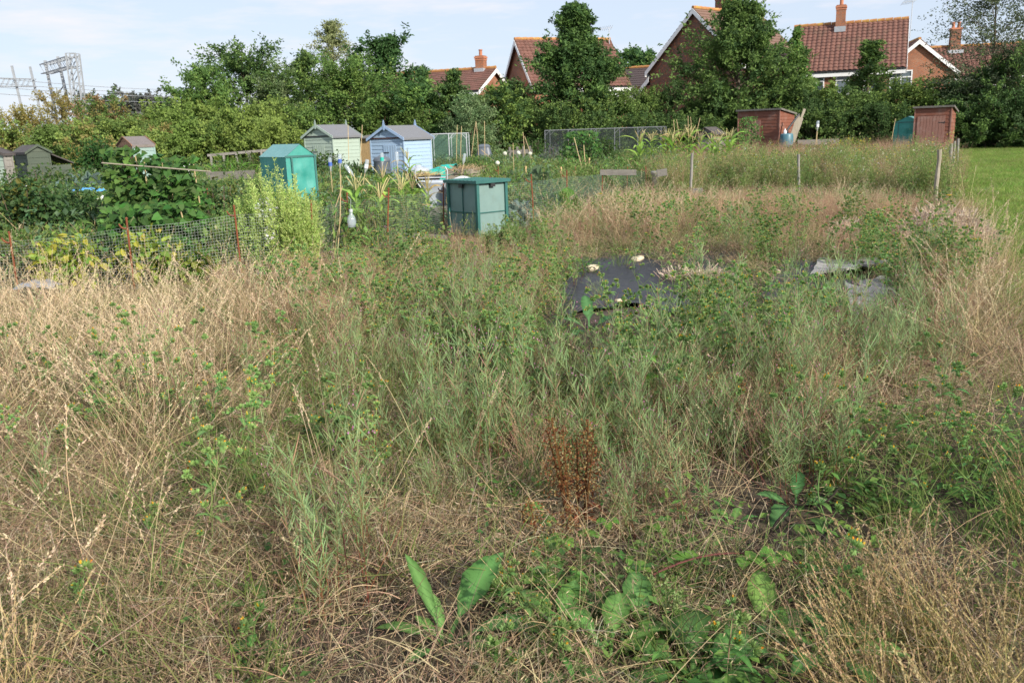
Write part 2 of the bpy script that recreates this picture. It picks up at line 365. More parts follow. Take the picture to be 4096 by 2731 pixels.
# ------------------------------------------------------------------ ground
def hgt(x, y):
    """gentle lumps of the neglected plot near the camera"""
    f = np.exp(-((y-6)/7.5)**2)*np.exp(-((x-1)/7)**2)
    return f*(.035*np.sin(x*1.7+y*.9)+.03*np.sin(x*.8-y*1.9+1)+.015*np.sin(x*4.1+y*3.3)+.012*np.sin(x*7.3-y*5.1))
gx = np.concatenate((np.linspace(-300, -12, 14), np.linspace(-10, 14, 241), np.linspace(17, 300, 14)))
gy = np.concatenate((np.linspace(-60, 0, 5), np.linspace(.5, 20, 196), np.linspace(24, 600, 20)))
X, Y = np.meshgrid(gx, gy); Z = hgt(X, Y)
V = np.stack((X, Y, Z), -1).reshape(-1, 3); nx = len(gx)
i, j = np.meshgrid(np.arange(len(gy)-1), np.arange(nx-1), indexing='ij'); b0 = (i*nx+j).reshape(-1, 1)
m, nt, b, out = newmat('plot_soil')
v = coords(nt)
f1, f2, f3 = noise(nt, v, .55, 6), noise(nt, v, 7, 8, .7), noise(nt, v, 45, 6, .7)
c = mixc(nt, ramp(nt, f2, .4, .62), (.040, .029, .020), (.105, .077, .046)); c = mixc(nt, ramp(nt, f1, .5, .62), c, (.035, .04, .015))
c = mixc(nt, ramp(nt, f3, .56, .66), c, (.15, .11, .065))
nt.links.new(c, b.inputs['Base Color']); b.inputs['Roughness'].default_value = .95; bump(nt, b, f3, .7, .02)
o = MB().add(V, b0+np.array([0, 1, nx+1, nx])).build('ground', m, smooth=True); tag(o, 'bare brown soil and dead thatch of the overgrown allotment plot', kind='structure')
# mown grass strip on the right
L = [G(5900, 2600), G(4800, 1900), G(4180, 1300), G(3940, 1000), G(3862, 800), G(3850, 640), at(3860, 560, 60)]
Rr = [p+np.array((30, 0, 0)) for p in L]
mb = MB(); n = len(L)
P = np.array(L+Rr); P[:, 2] = .03+.0*P[:, 2]
mb.add(P, [(k, n+k, n+k+1, k+1) for k in range(n-1)])
m = surf('lawn_turf', (.10, .16, .03), (.14, .20, .045), 1.2, rough=.9, bst=.5, c3=(.20, .18, .08), s3=.6)
tag(mb.build('lawn', m), 'mown green grass path running beside the plot to the hedge', kind='structure')
# ------------------------------------------------------------------ solving proportions from landmarks
def solve(f, x0, it=30):
    x = np.array(x0, float)
    for _ in range(it):
        r = np.atleast_1d(f(x)); J = np.zeros((len(r), len(x)))
        for k in range(len(x)):
            e = np.zeros(len(x)); e[k] = 1e-3; J[:, k] = (np.atleast_1d(f(x+e))-r)/1e-3
        x = x-np.clip(np.linalg.lstsq(J, r, rcond=None)[0], -2, 2)
    return x
def loc2w(o, th, p):
    c, s = math.cos(th), math.sin(th); p = np.asarray(p, float)
    return np.array((o[0]+c*p[0]-s*p[1], o[1]+s*p[0]+c*p[1], p[2]))
def clap(mb, A, B, zs, top=None, out=(0, -1), t=.018):
    """overlapping horizontal boards between plan points A and B; top(z)->(f0,f1) clips a gable"""
    A, B, o = np.array(A, float), np.array(B, float), np.array(out, float)
    for za, zb in zip(zs[:-1], zs[1:]):
        fa = top(za) if top else (0, 1); fb = top(zb) if top else (0, 1)
        v = []
        for z, f, th in ((za, fa, t), (zb, fb, .003)):
            p, q = A+(B-A)*f[0], A+(B-A)*f[1]
            v += [(*(p+o*th), z), (*(q+o*th), z), (*(q-o*.012), z), (*(p-o*.012), z)]
        hexa(mb, v)
def gable_frame(apex, Y, th, back, eave):
    """roof landmarks -> origin, ridge height, depth, half width, eave height"""
    a = at(*apex, Y); hr = a[2]; o = (a[0], a[1], 0)
    d = solve(lambda x: proj(loc2w(o, th, (0, x[0], hr)))[0]-back[0], [2.0])[0]
    hw, he = solve(lambda x: proj(loc2w(o, th, (x[0], 0, x[1])))-np.array(eave), [1.0, hr-.4])
    return o, hr, d, hw, he
# ------------------------------------------------------------------ sheds
def gable_shed(name, label, cat, lm, wallm, sidem, roofm, trimm, fasciam, nb=13, finial=True, group=None, ov=.09, door=None, fr=.07):
    apex, Y, th, back, eave = lm
    o, hr, d, hw, he = gable_frame(apex, Y, th, back, eave)
    r = root(name, label, cat, o, th, group)
    s = (hr-he)/hw; bw = hw-ov; y0, y1 = ov, d-ov; rt = .035
    hb = he+s*ov-.03; hp = hr-.03-.005
    zs = np.linspace(.03, hb, nb); step = zs[1]-zs[0]
    fw = MB(); clap(fw, (-bw, y0), (bw, y0), zs)
    zg = np.append(np.arange(hb, hp-.03, step), hp-.02)
    clap(fw, (-bw, y0), (bw, y0), zg, lambda z: (.5-.5*max(.01, (hp-z)/(hp-hb)), .5+.5*max(.01, (hp-z)/(hp-hb))))
    fw.build('gable_wall', wallm, r); fb = MB()
    clap(fb, (bw, y1), (-bw, y1), zs, out=(0, 1))
    clap(fb, (bw, y1), (-bw, y1), zg, lambda z: (.5-.5*max(.01, (hp-z)/(hp-hb)), .5+.5*max(.01, (hp-z)/(hp-hb))), out=(0, 1))
    fb.build('gable_wall', wallm, r)
    sw = MB(); clap(sw, (bw, y0), (bw, y1), zs, out=(1, 0)); sw.build('side_wall', sidem, r); sw = MB(); clap(sw, (-bw, y1), (-bw, y0), zs, out=(-1, 0)); sw.build('side_wall', sidem, r)
    for x in (-bw, bw):
        for y in (y0, y1): cp = MB(); box(cp, (x+math.copysign(.004, x), y+(-.004 if y == y0 else .004), hb/2+.012), (.045, .045, hb-.03)); cp.build('corner_post', sidem, r)
    rf = MB()
    for sx in (-1, 1):
        slab(rf, [(0, 0, hr), (sx*hw, 0, he), (sx*hw, d, he), (0, d, hr)], (0, 0, -rt))
        box(rf, (sx*(hw+.004), d/2, he-.04), (.012, d-.02, .07))
    rf.build('roof', roofm, r)
    for sx in (-1, 1):
        for yy in (-.022, d+.004):
            bb = MB(); dn = fr*math.sqrt(1+s*s)*1.25
            slab(bb, [(0, yy, hr+.02), (sx*(hw+.02), yy, he+.02-s*.02), (sx*(hw+.02), yy, he+.02-s*.02-dn), (0, yy, hr+.02-dn)], (0, .018, 0)); bb.build('barge_board', trimm, r)
    if finial:
        for yy in (-.032, d+.024):
            f = MB(); slab(f, [(-.035, yy, hr-.16), (.035, yy, hr-.16), (.055, yy, hr+.03), (.012, yy, hr+.19), (-.012, yy, hr+.19), (-.055, yy, hr+.03)], (0, .008, 0)); f.build('finial', trimm, r)
    if fasciam:
        for sx in (-1, 1): f = MB(); box(f, (sx*(bw+.028), d/2, hb-.02), (.02, d-2*ov+.05, .05)); f.build('fascia', fasciam, r)
        f = MB(); box(f, (0, y0-.032, hb-.01), (2*bw+.06, .018, .045)); f.build('fascia', fasciam, r)
    if door:
        dd = MB(); x0, x1, h = door
        box(dd, ((x0+x1)/2, y0-.024, h/2+.05), (x1-x0, .014, h))
        for k in range(1, 5): box(dd, (x0+(x1-x0)*k/5, y0-.034, h/2+.05), (.012, .008, h-.04))
        dm = dd.build('door', wallm, r)
        for z in (.35, h-.2): hg = MB(); box(hg, (x0+.13, y0-.041, z), (.24, .008, .03)); hg.build('hinge', M['black'], dm)
    return r, (o, th, hr, d, hw, he)
gable_shed('garden_shed', 'pale blue painted shed with finials and grey felt roof, corner towards the camera', 'shed',
           ((1536, 503), 30.0, R(-34), (1658, 499), (1614, 552)), M['paleblue'], M['paleblue'], M['felt'], M['blue_trim'], M['darktrim'], door=(-.15, .42, 1.25), group='small garden sheds')
gable_shed('garden_shed', 'pale green painted shed with finials behind the green fabric greenhouse', 'shed',
           ((1262, 500), 33.5, R(-34), (1382, 498), (1329, 545)), M['palegreen'], M['palegreen'], M['felt'], M['green_trim'], M['blacktrim'], door=(-.3, .3, 1.3), group='small garden sheds')
gable_shed('garden_shed', 'small shed with orange timber gable and teal painted side behind the bean plants', 'shed',
           ((490, 547), 27.5, R(-58), (578, 545), (528, 581)), M['orangewood'], M['teal_paint'], M['feltbrown'], M['orangewood'], None, nb=11, finial=False, ov=.03, fr=.03, group='small garden sheds')
gs, gi = gable_shed('garden_shed', 'dark green weathered shed with a lean-to at the foot of the olive bushes', 'shed',
           ((149, 579), 27, R(42), (92, 583), (205, 606)), M['darkgreen'], M['darkgreen'], M['feltdark'], M['darkgreen'], None, nb=9, finial=False, ov=.06, fr=.05, door=(-.38, .42, 1.0), group='small garden sheds')
mb = MB(); slab(mb, [(gi[4]-.02, .05, gi[5]-.05), (gi[4]+.62, .05, gi[5]-.36), (gi[4]+.62, gi[3], gi[5]-.36), (gi[4]-.02, gi[3], gi[5]-.05)], (0, 0, -.04)); mb.build('lean_to_roof', M['feltdark'], gs)
mb = MB(); clap(mb, (gi[4]+.02, .14), (gi[4]+.55, .14), np.linspace(.03, gi[5]-.42, 7)); mb.build('lean_to_wall', M['darkgreen'], gs)
gable_shed('garden_shed', 'grey walled shed with dark roof cut by the edge of the photo', 'shed',
           ((-75, 583), 25, R(-20), (-30, 585), (12, 614)), M['palegreen'], M['greywood'], M['feltdark'], M['feltdark'], None, nb=9, finial=False, ov=.06, group='small garden sheds')
def pent_shed(name, label, fr_top, fl_top, bk_top, Y, th, drop, wallm, doorm, roofm, doorx, vboards, group):
    a = at(*fr_top, Y); o = (a[0], a[1], 0); H = a[2]           # origin: front right corner, x to the left is negative
    wd = -solve(lambda x: proj(loc2w(o, th, (x[0], 0, H)))[0]-fl_top[0], [-1.5])[0]
    d = solve(lambda x: proj(loc2w(o, th, (0, x[0], H-drop)))[0]-bk_top[0], [1.2])[0]
    r = root(name, label, 'shed', o, th, group)
    ov = .10; x0, x1, y0, y1 = -wd+ov, -ov, ov, d-ov*.6; s = drop/d
    hf, hb = H-s*y0-.055, H-s*y1-.055; n = int(hf/.15)
    wl = MB(); zf = np.linspace(.03, hf, n)
    clap(wl, (x0, y0), (x1, y0), zf); clap(wl, (x1, y1), (x0, y1), np.linspace(.03, hb, n), out=(0, 1))
    for A, B, ou in (((x1, y0), (x1, y1), (1, 0)), ((x0, y1), (x0, y0), (-1, 0))):
        clap(wl, A, B, np.append(np.arange(.03, hb, zf[1]-zf[0]), hb), out=ou, t=.028)
        f = (lambda z: (0, max(.02, (hf-z)/(hf-hb)))) if ou[0] > 0 else (lambda z: (1-max(.02, (hf-z)/(hf-hb)), 1))
        clap(wl, A, B, np.linspace(hb, hf, 4), f, out=ou)
    wl.build('wall', wallm, r)
    for x in (x0, x1): cp = MB(); box(cp, (x+math.copysign(.008, x+wd/2), y0-.012, hf/2), (.05, .04, hf-.01)); cp.build('corner_post', doorm, r)
    rf = MB(); slab(rf, [(-wd, 0, H), (0, 0, H), (0, d, H-drop), (-wd, d, H-drop)], (0, 0, -.03)); rf.build('roof', roofm, r)
    f = MB(); box(f, (-wd/2, -.012, H-.035), (wd, .02, .085)); f.build('fascia', M['greywoodx'], r); f = MB(); beam(f, (.012, .005, H-.03), (.012, d, H-drop-.03), .02, .085); f.build('fascia', M['greywoodx'], r)
    da, db, dh = doorx; dr = MB(); nbd = max(4, int((db-da)/.13)); bw = (db-da)/nbd
    for k in range(nbd): box(dr, (da+bw*(k+.5), y0-.03-.004*(k % 2), dh/2+.04), (bw-.008, .02, dh+rng.uniform(-.01, .01)))
    D = dr.build('door', doorm, r)
    for z in (dh*.28, dh*.82): hg = MB(); box(hg, (db-.14 if not vboards else da+.16, y0-.048, z+.04), (.26, .012, .028)); box(hg, (db-.02 if not vboards else da+.03, y0-.05, z+.04), (.03, .012, .085)); hg.build('hinge', M['black'], D)
    return r, (o, th, H, wd, d)
ps, pinfo = pent_shed('tool_shed', 'tall narrow red brown shed with a single plank door beside the mown grass', (3817, 421), (3652, 429), (3834, 455), 39.5, R(-37), .26, M['redbrown'], M['redbrownv'], M['greywoodx'], (-1.50, -.32, 1.66), False, 'pent roof sheds')
ps2, pinfo2 = pent_shed('tool_shed', 'wide red brown shed with peeling door and climbing plant, boards leaning on its side', (3124, 433), (2944, 441), (3187, 456), 43.5, R(-43), .25, M['redbrown'], M['redbrownv'], M['greywoodx'], (-1.95, -1.1, 1.75), True, 'pent roof sheds')
# grey privy-like hut
r = root('wooden_hut', 'small grey weathered hut with a dark peaked roof beside tall sweetcorn', 'hut', tuple(at(2822, 603, 42.0)[:2])+(0,), R(-40))
mb = MB()
for k in range(5): box(mb, (-.33+.165*k, 0, .62+.0), (.155, .03, 1.24+.0), rx=0)
box(mb, (0, .5, .6), (.80, .9, 1.2)); slab(mb, [(-.40, -.012, 1.2), (.40, -.012, 1.2), (0, -.012, 1.46)], (0, .9, 0)); mb.build('wall', M['greywood'], r)
mb = MB()
for sx in (-1, 1): slab(mb, [(0, -.15, 1.54), (sx*.56, -.15, 1.20), (sx*.56, 1.05, 1.20), (0, 1.05, 1.54)], (0, 0, -.04))
mb.build('roof', M['feltdark'], r)
mb = MB(); box(mb, (0, -.025, 1.16), (.22, .02, .26)); mb.build('window', M['black'], r)
# timber lean-to between the pale sheds
r = root('timber_store', 'pale bare timber store squeezed between the two painted sheds', 'store', tuple(at(1465, 700, 35.5)[:2])+(0,), R(-30))
mb = MB(); 
for k in range(6): box(mb, (-.30+.115*k, 0, .78), (.105, .025, 1.56))
box(mb, (0, .4, .76), (.66, .7, 1.5)); mb.build('wall', M['newwood'], r)
mb = MB(); box(mb, (0, .33, 1.60), (.85, .95, .04), rx=.12); mb.build('roof', M['greywoodx'], r)
# ------------------------------------------------------------------ houses
def tiles(mb, e0, a, u, La, Lu, pitch=.30, row=.30, amp=.035, wave=True):
    """one tiled slope: e0 eave start, a along, u up the slope"""
    a, u = nz(np.array(a, float)), nz(np.array(u, float)); nrm = np.cross(a, u); nrm *= np.sign(nrm[2])
    nu = max(2, int(Lu/row)); na = int(La/pitch*(6 if wave else 1)); A = np.linspace(0, La, na+1)
    ss, hh = [], []
    for k in range(nu): ss += [k*Lu/nu, (k+1)*Lu/nu-.001]; hh += [.045, .012]
    ss, hh = np.array(ss), np.array(hh)
    w = amp*(np.abs(np.sin(A/pitch*math.pi))**1.0)*1.6 if wave else 0*A
    V = np.array(e0)+A[None, :, None]*a+ss[:, None, None]*u+(hh[:, None]+w[None])[..., None]*nrm
    r, c = len(ss), len(A)
    i, j = np.meshgrid(np.arange(r-1), np.arange(c-1), indexing='ij'); b0 = (i*c+j).reshape(-1, 1)
    mb.add(V, b0+np.array([0, 1, c+1, c]))
def house(name, label, lm, wallm, tilem, wave=True, windows=(), ov=.25, chim=(), group='brick houses behind the hedge', fascia=True, lower=0.0):
    apex, Y, th, back, eave, eave_end, hw = lm
    a = at(*apex, Y); hr = a[2]; o = (a[0], a[1], 0)
    if eave_end is None: d = back; he = solve(lambda x: proj(loc2w(o, th, (eave[0], 0, x[0])))[1]-eave[1], [hr-3])[0]
    else:
        th, d, he = solve(lambda x: np.append(proj(loc2w(o, x[0], (hw*eave_end, x[1] if eave_end > 0 and back[2] else 0, x[2])))-np.array(eave), proj(loc2w(o, x[0], (0, x[1], hr)))[0]-back[0]), [th, 8.0, hr-3], 60)
    print('HOUSE', label[:30], round(math.degrees(th), 1), round(d, 2), round(hr, 2), round(he, 2))
    r = root(name, label, 'house', o, th, group)
    s = (hr-he)/hw; bw = hw-ov; y0, y1 = ov, d-ov; hb = he+s*ov
    mb = MB()
    box(mb, (0, (y0+y1)/2, hb/2), (2*bw, y1-y0, hb)); slab(mb, [(-bw, y0, hb+.002), (bw, y0, hb+.002), (0, y0, hr-.12)], (0, y1-y0, 0)); mb.build('wall', wallm, r)
    Ls = math.hypot(hw, hr-he); rf = MB()
    for sx in (-1, 1):
        slab(rf, [(0, 0, hr), (sx*hw, 0, he), (sx*hw, d, he), (0, d, hr)], (0, 0, -.10))
        tiles(rf, (sx*hw, 0, he+.01), (0, 1, 0), (-sx*hw, 0, hr-he), d, Ls, wave=wave)
    ro = rf.build('roof', tilem, r)
    rg = MB(); nseg = int(d/.45)
    for k in range(nseg): lathe_y = [(0, d*k/nseg, hr+.06), (0, d*(k+1)/nseg-.02, hr+.075)]; tube(rg, lathe_y, [.11, .125], 8)
    rg.build('ridge_tile', M['ridge'], ro)
    for sx in (-1, 1):
        for yy in (-.03, d+.004): bb = MB(); slab(bb, [(0, yy, hr+.0), (sx*(hw+.02), yy, he), (sx*(hw+.02), yy, he-.30*math.sqrt(1+s*s)*.8), (0, yy, hr-.30*math.sqrt(1+s*s)*.8)], (0, .026, 0)); bb.build('barge_board', M['upvc'], r)
    if fascia:
        for sx in (-1, 1): f = MB(); box(f, (sx*(hw+.015), d/2, he-.20), (.03, d-.08, .26)); box(f, (sx*(bw+.10), d/2, he-.32), (.2, d-.5, .02)); f.build('fascia', M['upvc'], r)
        for sx in (-1, 1): g = MB(); tube(g, [(sx*(hw+.07), 0, he-.03), (sx*(hw+.07), d, he-.03)], .04, 8); g.build('gutter', M['black'], r)
    for side, p, z, ww, hh in windows:
        z = hb-.42-hh/2-z
        fw = MB(); gl = MB()
        def W(u, v, t):   # along, up, out
            if side == 'R': return (bw+t, p+u, z+v)
            if side == 'L': return (-bw-t, p+u, z+v)
            return (p+u, y0-t, z+v)
        def B(mbx, u, v, su, sv, t, st):
            c = W(u, v, t); box(mbx, c, (st, su, sv) if side in 'RL' else (su, st, sv))
        for u in (-ww/2, ww/2, 0) if ww > .8 else (-ww/2, ww/2): B(fw, u, 0, .075, hh+.075, .03, .08)
        for v in (-hh/2, hh/2, hh*.18): B(fw, 0, v, ww+.075, .07, .034, .08)
        B(fw, 0, -hh/2-.08, ww+.25, .07, .05, .14); B(gl, 0, 0, ww, hh, .012, .02)
        f = fw.build('window', M['upvc'], r); gl.build('pane', M['glass'], f)
    for cx, cy, cw, ch, pots in chim:
        zb = hr-s*abs(cx); top = hr+ch; c = MB()
        box(c, (cx, cy, (zb-.5+top)/2), (cw, cw*1.0, top-zb+.5)); C = c.build('chimney', M['brick1'] if wallm is M['brick1'] else M['brick2'], r)
        c = MB(); box(c, (cx, cy, top-.12), (cw+.10, cw+.10, .12)); box(c, (cx, cy, top-.26), (cw+.05, cw+.05, .09)); c.build('chimney_crown', M['pot'], C)
        c = MB(); box(c, (cx, cy, zb-.12-.0), (cw+.32, cw+.10, .34)); c.build('flashing', M['lead'], C)
        for k in range(pots):
            c = MB(); xx = cy+(k-(pots-1)/2)*.42; lathe(c, [(.12, top-.06), (.11, top+.34), (.14, top+.36), (.14, top+.42), (.09, top+.42), (.09, top+.2)], 12, (cx, xx, 0)); c.build('chimney_pot', M['pot'], C)
    return r, (o, th, hr, d, hw, he)
house('brick_house', 'brick house with red pantile roof and white fascia behind the tall conical tree', ((2057, 160), 64, R(-70), (2441, 172, 1), (2526, 345), 1, 3.4), M['brick2'], M['tile_red'], windows=[('R', 6.6, 0, 1.1, 1.2), ('R', 2.0, 0, 1.1, 1.2)])
hC, iC = house('brick_house', 'brick house with broad red pantile roof, single chimney pot and four white windows', ((3177, 112), 60, R(-107), (3637, 86, 1), (3627, 270), 1, 3.3), M['brick2'], M['tile_red'], windows=[('R', 1.75, 0, .95, 1.15), ('R', 3.35, 0, .75, 1.15), ('R', 5.0, 0, .75, 1.15), ('R', 6.7, 0, 1.2, 1.15)], chim=[(.25, 2.9, .58, 1.15, 1)])
pp = MB(); tube(pp, [(iC[4]-.1, iC[3]-1.55, iC[5]-.2), (iC[4]-.18, iC[3]-1.55, .2)], .05, 8); pp.build('drainpipe', M['black'], hC)
house('brick_house', 'long low house with orange tiled roof and chimney behind the broad leafy trees', ((1480, 306), 66, R(-115), (1985, 275, 1), (1915, 362), 1, 3.2), M['brick2'], M['tile_red'], wave=False, chim=[(0, 9.0, .62, .9, 1)])
hB, iB = house('brick_house', 'tall brown brick house with wide white gable edge, nearest the brown sheds', ((2771, 34), 60, R(-36), (3045, 92, 0), (2580, 290), -1, 4.1), M['brick1'], M['tile_brown'], wave=False, chim=[(0, 3.6, 1.0, 1.05, 1)])
o, th, hr, d, hw, he = iB
mb = MB(); box(mb, (-hw-.3, .9, (he-.9)/2), (1.5, 1.3, he-.9)); mb.build('side_porch_wall', M['brick2'], hB)
mb = MB(); slab(mb, [(-hw+.3, .05, he-.35), (-hw-1.25, .05, he-1.75), (-hw-1.25, 2.2, he-1.75), (-hw+.3, 2.2, he-.35)], (0, 0, -.1)); tiles(mb, (-hw-1.25, .05, he-1.75), (0, 1, 0), (1.55, 0, 1.40), 2.15, 2.09, wave=False); mb.build('porch_roof', M['tile_dark'], hB)
mb = MB(); slab(mb, [(-hw+.3, .02, he-.33), (-hw-1.28, .02, he-1.76), (-hw-1.28, .02, he-2.10), (-hw+.3, .02, he-.68)], (0, .026, 0)); mb.build('porch_barge_board', M['upvc'], hB)
house('brick_house', 'brick house with dark brown tiled roof seen low between two taller houses', ((2440, 280), 76, R(-95), (2680, 268, 1), (2640, 372), 1, 3.0), M['brick2'], M['tile_dark'], wave=False)
def houseD():
    apex, Y, th = (3680, 158), 66, R(-14)
    a = at(*apex, Y); hr = a[2]; o = (a[0], a[1], 0)
    r, inf = house('brick_house', 'brick house with white edged gable and twin chimney pots beside the birch', (apex, Y, th, 4.0, (2.9, 287), None, 2.9), M['brick2'], M['tile_red'], fascia=False)
    o, th, hr, d, hw, he = inf
    L0, L1, yb = -2.0, 9.0, 2.6; h2 = hr-.25; e2 = he-.35; half = 3.4
    mb = MB(); box(mb, ((L0+L1)/2, yb+half, e2/2), (L1-L0, 2*half-.5, e2)); slab(mb, [(L0, yb+.25, e2), (L0, yb+2*half-.25, e2), (L0, yb+half, h2-.15)], (L1-L0, 0, 0)); mb.build('main_wall', M['brick2'], r)
    mb = MB()
    tiles(mb, (L0, yb, e2), (1, 0, 0), (0, half, h2-e2), L1-L0, math.hypot(half, h2-e2)); tiles(mb, (L0, yb+2*half, e2), (1, 0, 0), (0, -half, h2-e2), L1-L0, math.hypot(half, h2-e2))
    slab(mb, [(L0, yb, e2), (L1, yb, e2), (L1, yb+half, h2), (L0, yb+half, h2)], (0, 0, -.1)); m_ = mb.build('main_roof', M['tile_red'], r)
    mb = MB(); [tube(mb, [(L0+.45*k, yb+half, h2+.06), (L0+.45*k+.43, yb+half, h2+.07)], [.11, .125], 8) for k in range(24)]; mb.build('ridge_tile', M['ridge'], m_)
    mb = MB(); box(mb, ((L0+L1)/2, yb-.02, e2-.13), (L1-L0, .03, .2)); mb.build('main_fascia', M['upvc'], r)
    for px in (3.5, 6.2):
        mb = MB(); gl = MB(); box(gl, (px, yb+.22, e2-1.2), (1.2, .02, 1.2))
        for u in (-.6, 0, .6): box(mb, (px+u, yb+.2, e2-1.2), (.08, .08, 1.28))
        for v in (-.6, .2, .6): box(mb, (px, yb+.196, e2-1.2+v), (1.28, .08, .07))
        f = mb.build('window', M['upvc'], r); gl.build('pane', M['glass'], f)
    cx = solve(lambda x: proj(loc2w(o, th, (x[0], yb+half, h2)))[0]-3815, [3.0])[0]
    mb = MB(); box(mb, (cx, yb+half-.2, h2+.3), (.74, .66, 2.2)); C = mb.build('chimney', M['brick1'], r)
    mb = MB(); box(mb, (cx, yb+half-.2, h2+1.34), (.84, .76, .14)); mb.build('chimney_crown', M['pot'], C)
    mb = MB(); box(mb, (cx, yb+half-.55, h2-.42), (1.1, .5, .3)); mb.build('flashing', M['lead'], C)
    for k in (-.2, .2): mb = MB(); lathe(mb, [(.12, h2+1.4), (.11, h2+1.78), (.14, h2+1.8), (.14, h2+1.86), (.08, h2+1.86), (.08, h2+1.7)], 12, (cx+k, yb+half-.2, 0)); mb.build('chimney_pot', M['pot'], C)
    return r
houseD()
# cupola standing on the long low house: a ventilator turret of the block behind it
p = at(1635, 300, 72)
r = root('roof_turret', 'small white ventilator turret with a grey pyramid cap above the low orange roof', 'turret', (p[0], p[1], 0), R(20))
mb = MB(); box(mb, (0, 0, (p[2]+.2)/2), (1.5, 1.5, p[2]+.2)); mb.build('turret_body', M['upvc'], r)
mb = MB(); 
for z in np.linspace(p[2]-.6, p[2]+.05, 5): box(mb, (0, 0, z), (1.54, 1.54, .05))
mb.build('louvre', M['lead'], r)
mb = MB(); lathe(mb, [(1.25, p[2]+.2), (1.22, p[2]+.27), (.05, p[2]+.95), (.05, p[2]+1.05)], 4, (0, 0, 0)); o_ = mb.build('cap', M['lead'], r); o_.rotation_euler = (0, 0, R(45))
def aerial(px, top, bot, Y, label, n):
    a, b_ = at(px[0], top, Y), at(px[1], bot, Y)
    r = root('tv_aerial', label, 'aerial', (b_[0], b_[1], b_[2]), 0, 'television aerials on the roofs'); t = a-b_
    mb = MB(); tube(mb, [(0, 0, 0), t], .025, 6); mb.build('mast', M['steel'], r)
    mb = MB(); h = np.array((-.8, -.25, -.12)); tube(mb, [t-h*.35, t+h], .015, 5)
    for k in np.linspace(-.25, .95, n): q = t+h*k; tube(mb, [q+np.array((.06, -.2, .14)), q-np.array((.06, -.2, .14))], .01, 4)
    mb.build('antenna', M['steel'], r)
aerial((2436, 2438), 112, 178, 66, 'thin tv aerial on the roof right of the conical tree', 7)
aerial((3651, 3639), 5, 155, 61, 'tall tv aerial mast at the end of the broad red roof', 9)
# ------------------------------------------------------------------ railway gantries and wires
def lattice(mb, p, q, w, h, bays, t=.09, ax=(0, 1, 0)):
    p, q = np.array(p, float), np.array(q, float); d = nz(q-p); s = nz(np.cross(d, ax)); u = np.cross(s, d)
    cs = [(a, b) for a in (-1, 1) for b in (-1, 1)]
    for a, b in cs: beam(mb, p+s*a*w/2+u*b*h/2, q+s*a*w/2+u*b*h/2, t)
    L = np.linalg.norm(q-p)
    for k in range(bays):
        e0, e1 = p+d*L*k/bays, p+d*L*(k+1)/bays
        for b in (-1, 1): beam(mb, e0+s*w/2+u*b*h/2, e1-s*w/2+u*b*h/2, t*.55); beam(mb, e1-s*w/2+u*b*h/2, e1+s*w/2+u*b*h/2, t*.55)
        for a in (-1, 1): beam(mb, e0+s*a*w/2-u*h/2, e1+s*a*w/2+u*h/2, t*.55)
Yg = 62.0
top, bs = at(293, 236, Yg), at(321, 486, Yg); base = np.array((bs[0], Yg, 0))
r = root('railway_gantry', 'grey steel lattice gantry over the railway, its near leg rising beside the olive bush', 'gantry', base, 0, 'railway gantries')
H = top[2]; end = at(178, 252, 66.5)-base; end[2] = H-.25
mb = MB(); lattice(mb, (0, 0, 0), (top[0]-base[0], 0, H+.35), .68, .55, 8, .085); mb.build('leg', M['gantry'], r)
mb = MB(); lattice(mb, (top[0]-base[0], .0, H-.15), end, .7, .65, 8, .055, (0, 0, 1)); mb.build('beam', M['gantry'], r)
for k, (f, dz) in enumerate(((.97, 4.2), (.50, 2.7))):
    q = np.array((top[0]-base[0], 0, H-.15))*(1-f)+end*f
    mb = MB(); beam(mb, q+np.array((0, 0, .6)), q+np.array((.25, 0, -dz)), .16)
    for z0 in (-dz, -dz+.5): beam(mb, q+np.array((.25, 0, z0)), q+np.array((-1.5, .1, z0-.05 if z0 == -dz else z0-.4)), .07)
    beam(mb, q+np.array((.2, 0, -dz+1.4)), q+np.array((-1.1, .1, -dz)), .06)
    mb.build('dropper', M['gantry'], r)
for z in (H-3.0, H-5.1): mb = MB(); beam(mb, (.9, 0, z), (-1.3, -.1, z-.05), .13); beam(mb, (-.3, 0, z), (-2.6, .3, z-1.9), .06); mb.build('bracket', M['gantry'], r)
Yg2 = 86.0; q0 = at(126, 285, Yg2); b2 = np.array((at(-60, 300, 80)[0], 80, 0)); Hq = q0[2]-1.1
r = root('railway_gantry', 'second steel gantry farther along the railway, cut by the edge of the photo', 'gantry', b2, 0, 'railway gantries')
pA = np.array((0, 0, Hq-.2)); pB = np.array((q0[0], Yg2, Hq))-b2
mb = MB(); lattice(mb, (0, 0, 0), (0, 0, Hq+.4), .68, .55, 8, .085); mb.build('leg', M['gantry'], r)
mb = MB(); lattice(mb, pA, pB, .7, .7, 9, .065, (0, 0, 1)); mb.build('beam', M['gantry'], r)
for f in (.58, .98):
    q = pA*(1-f)+pB*f; mb = MB(); beam(mb, q+np.array((0, 0, 1.5)), q+np.array((.45, 0, -4.3)), .17)
    beam(mb, q+np.array((.4, 0, -4.1)), q+np.array((-2.4, 0, -4.4)), .07); beam(mb, q+np.array((.3, 0, -2.6)), q+np.array((-1.5, 0, -4.2)), .07); mb.build('dropper', M['gantry'], r)
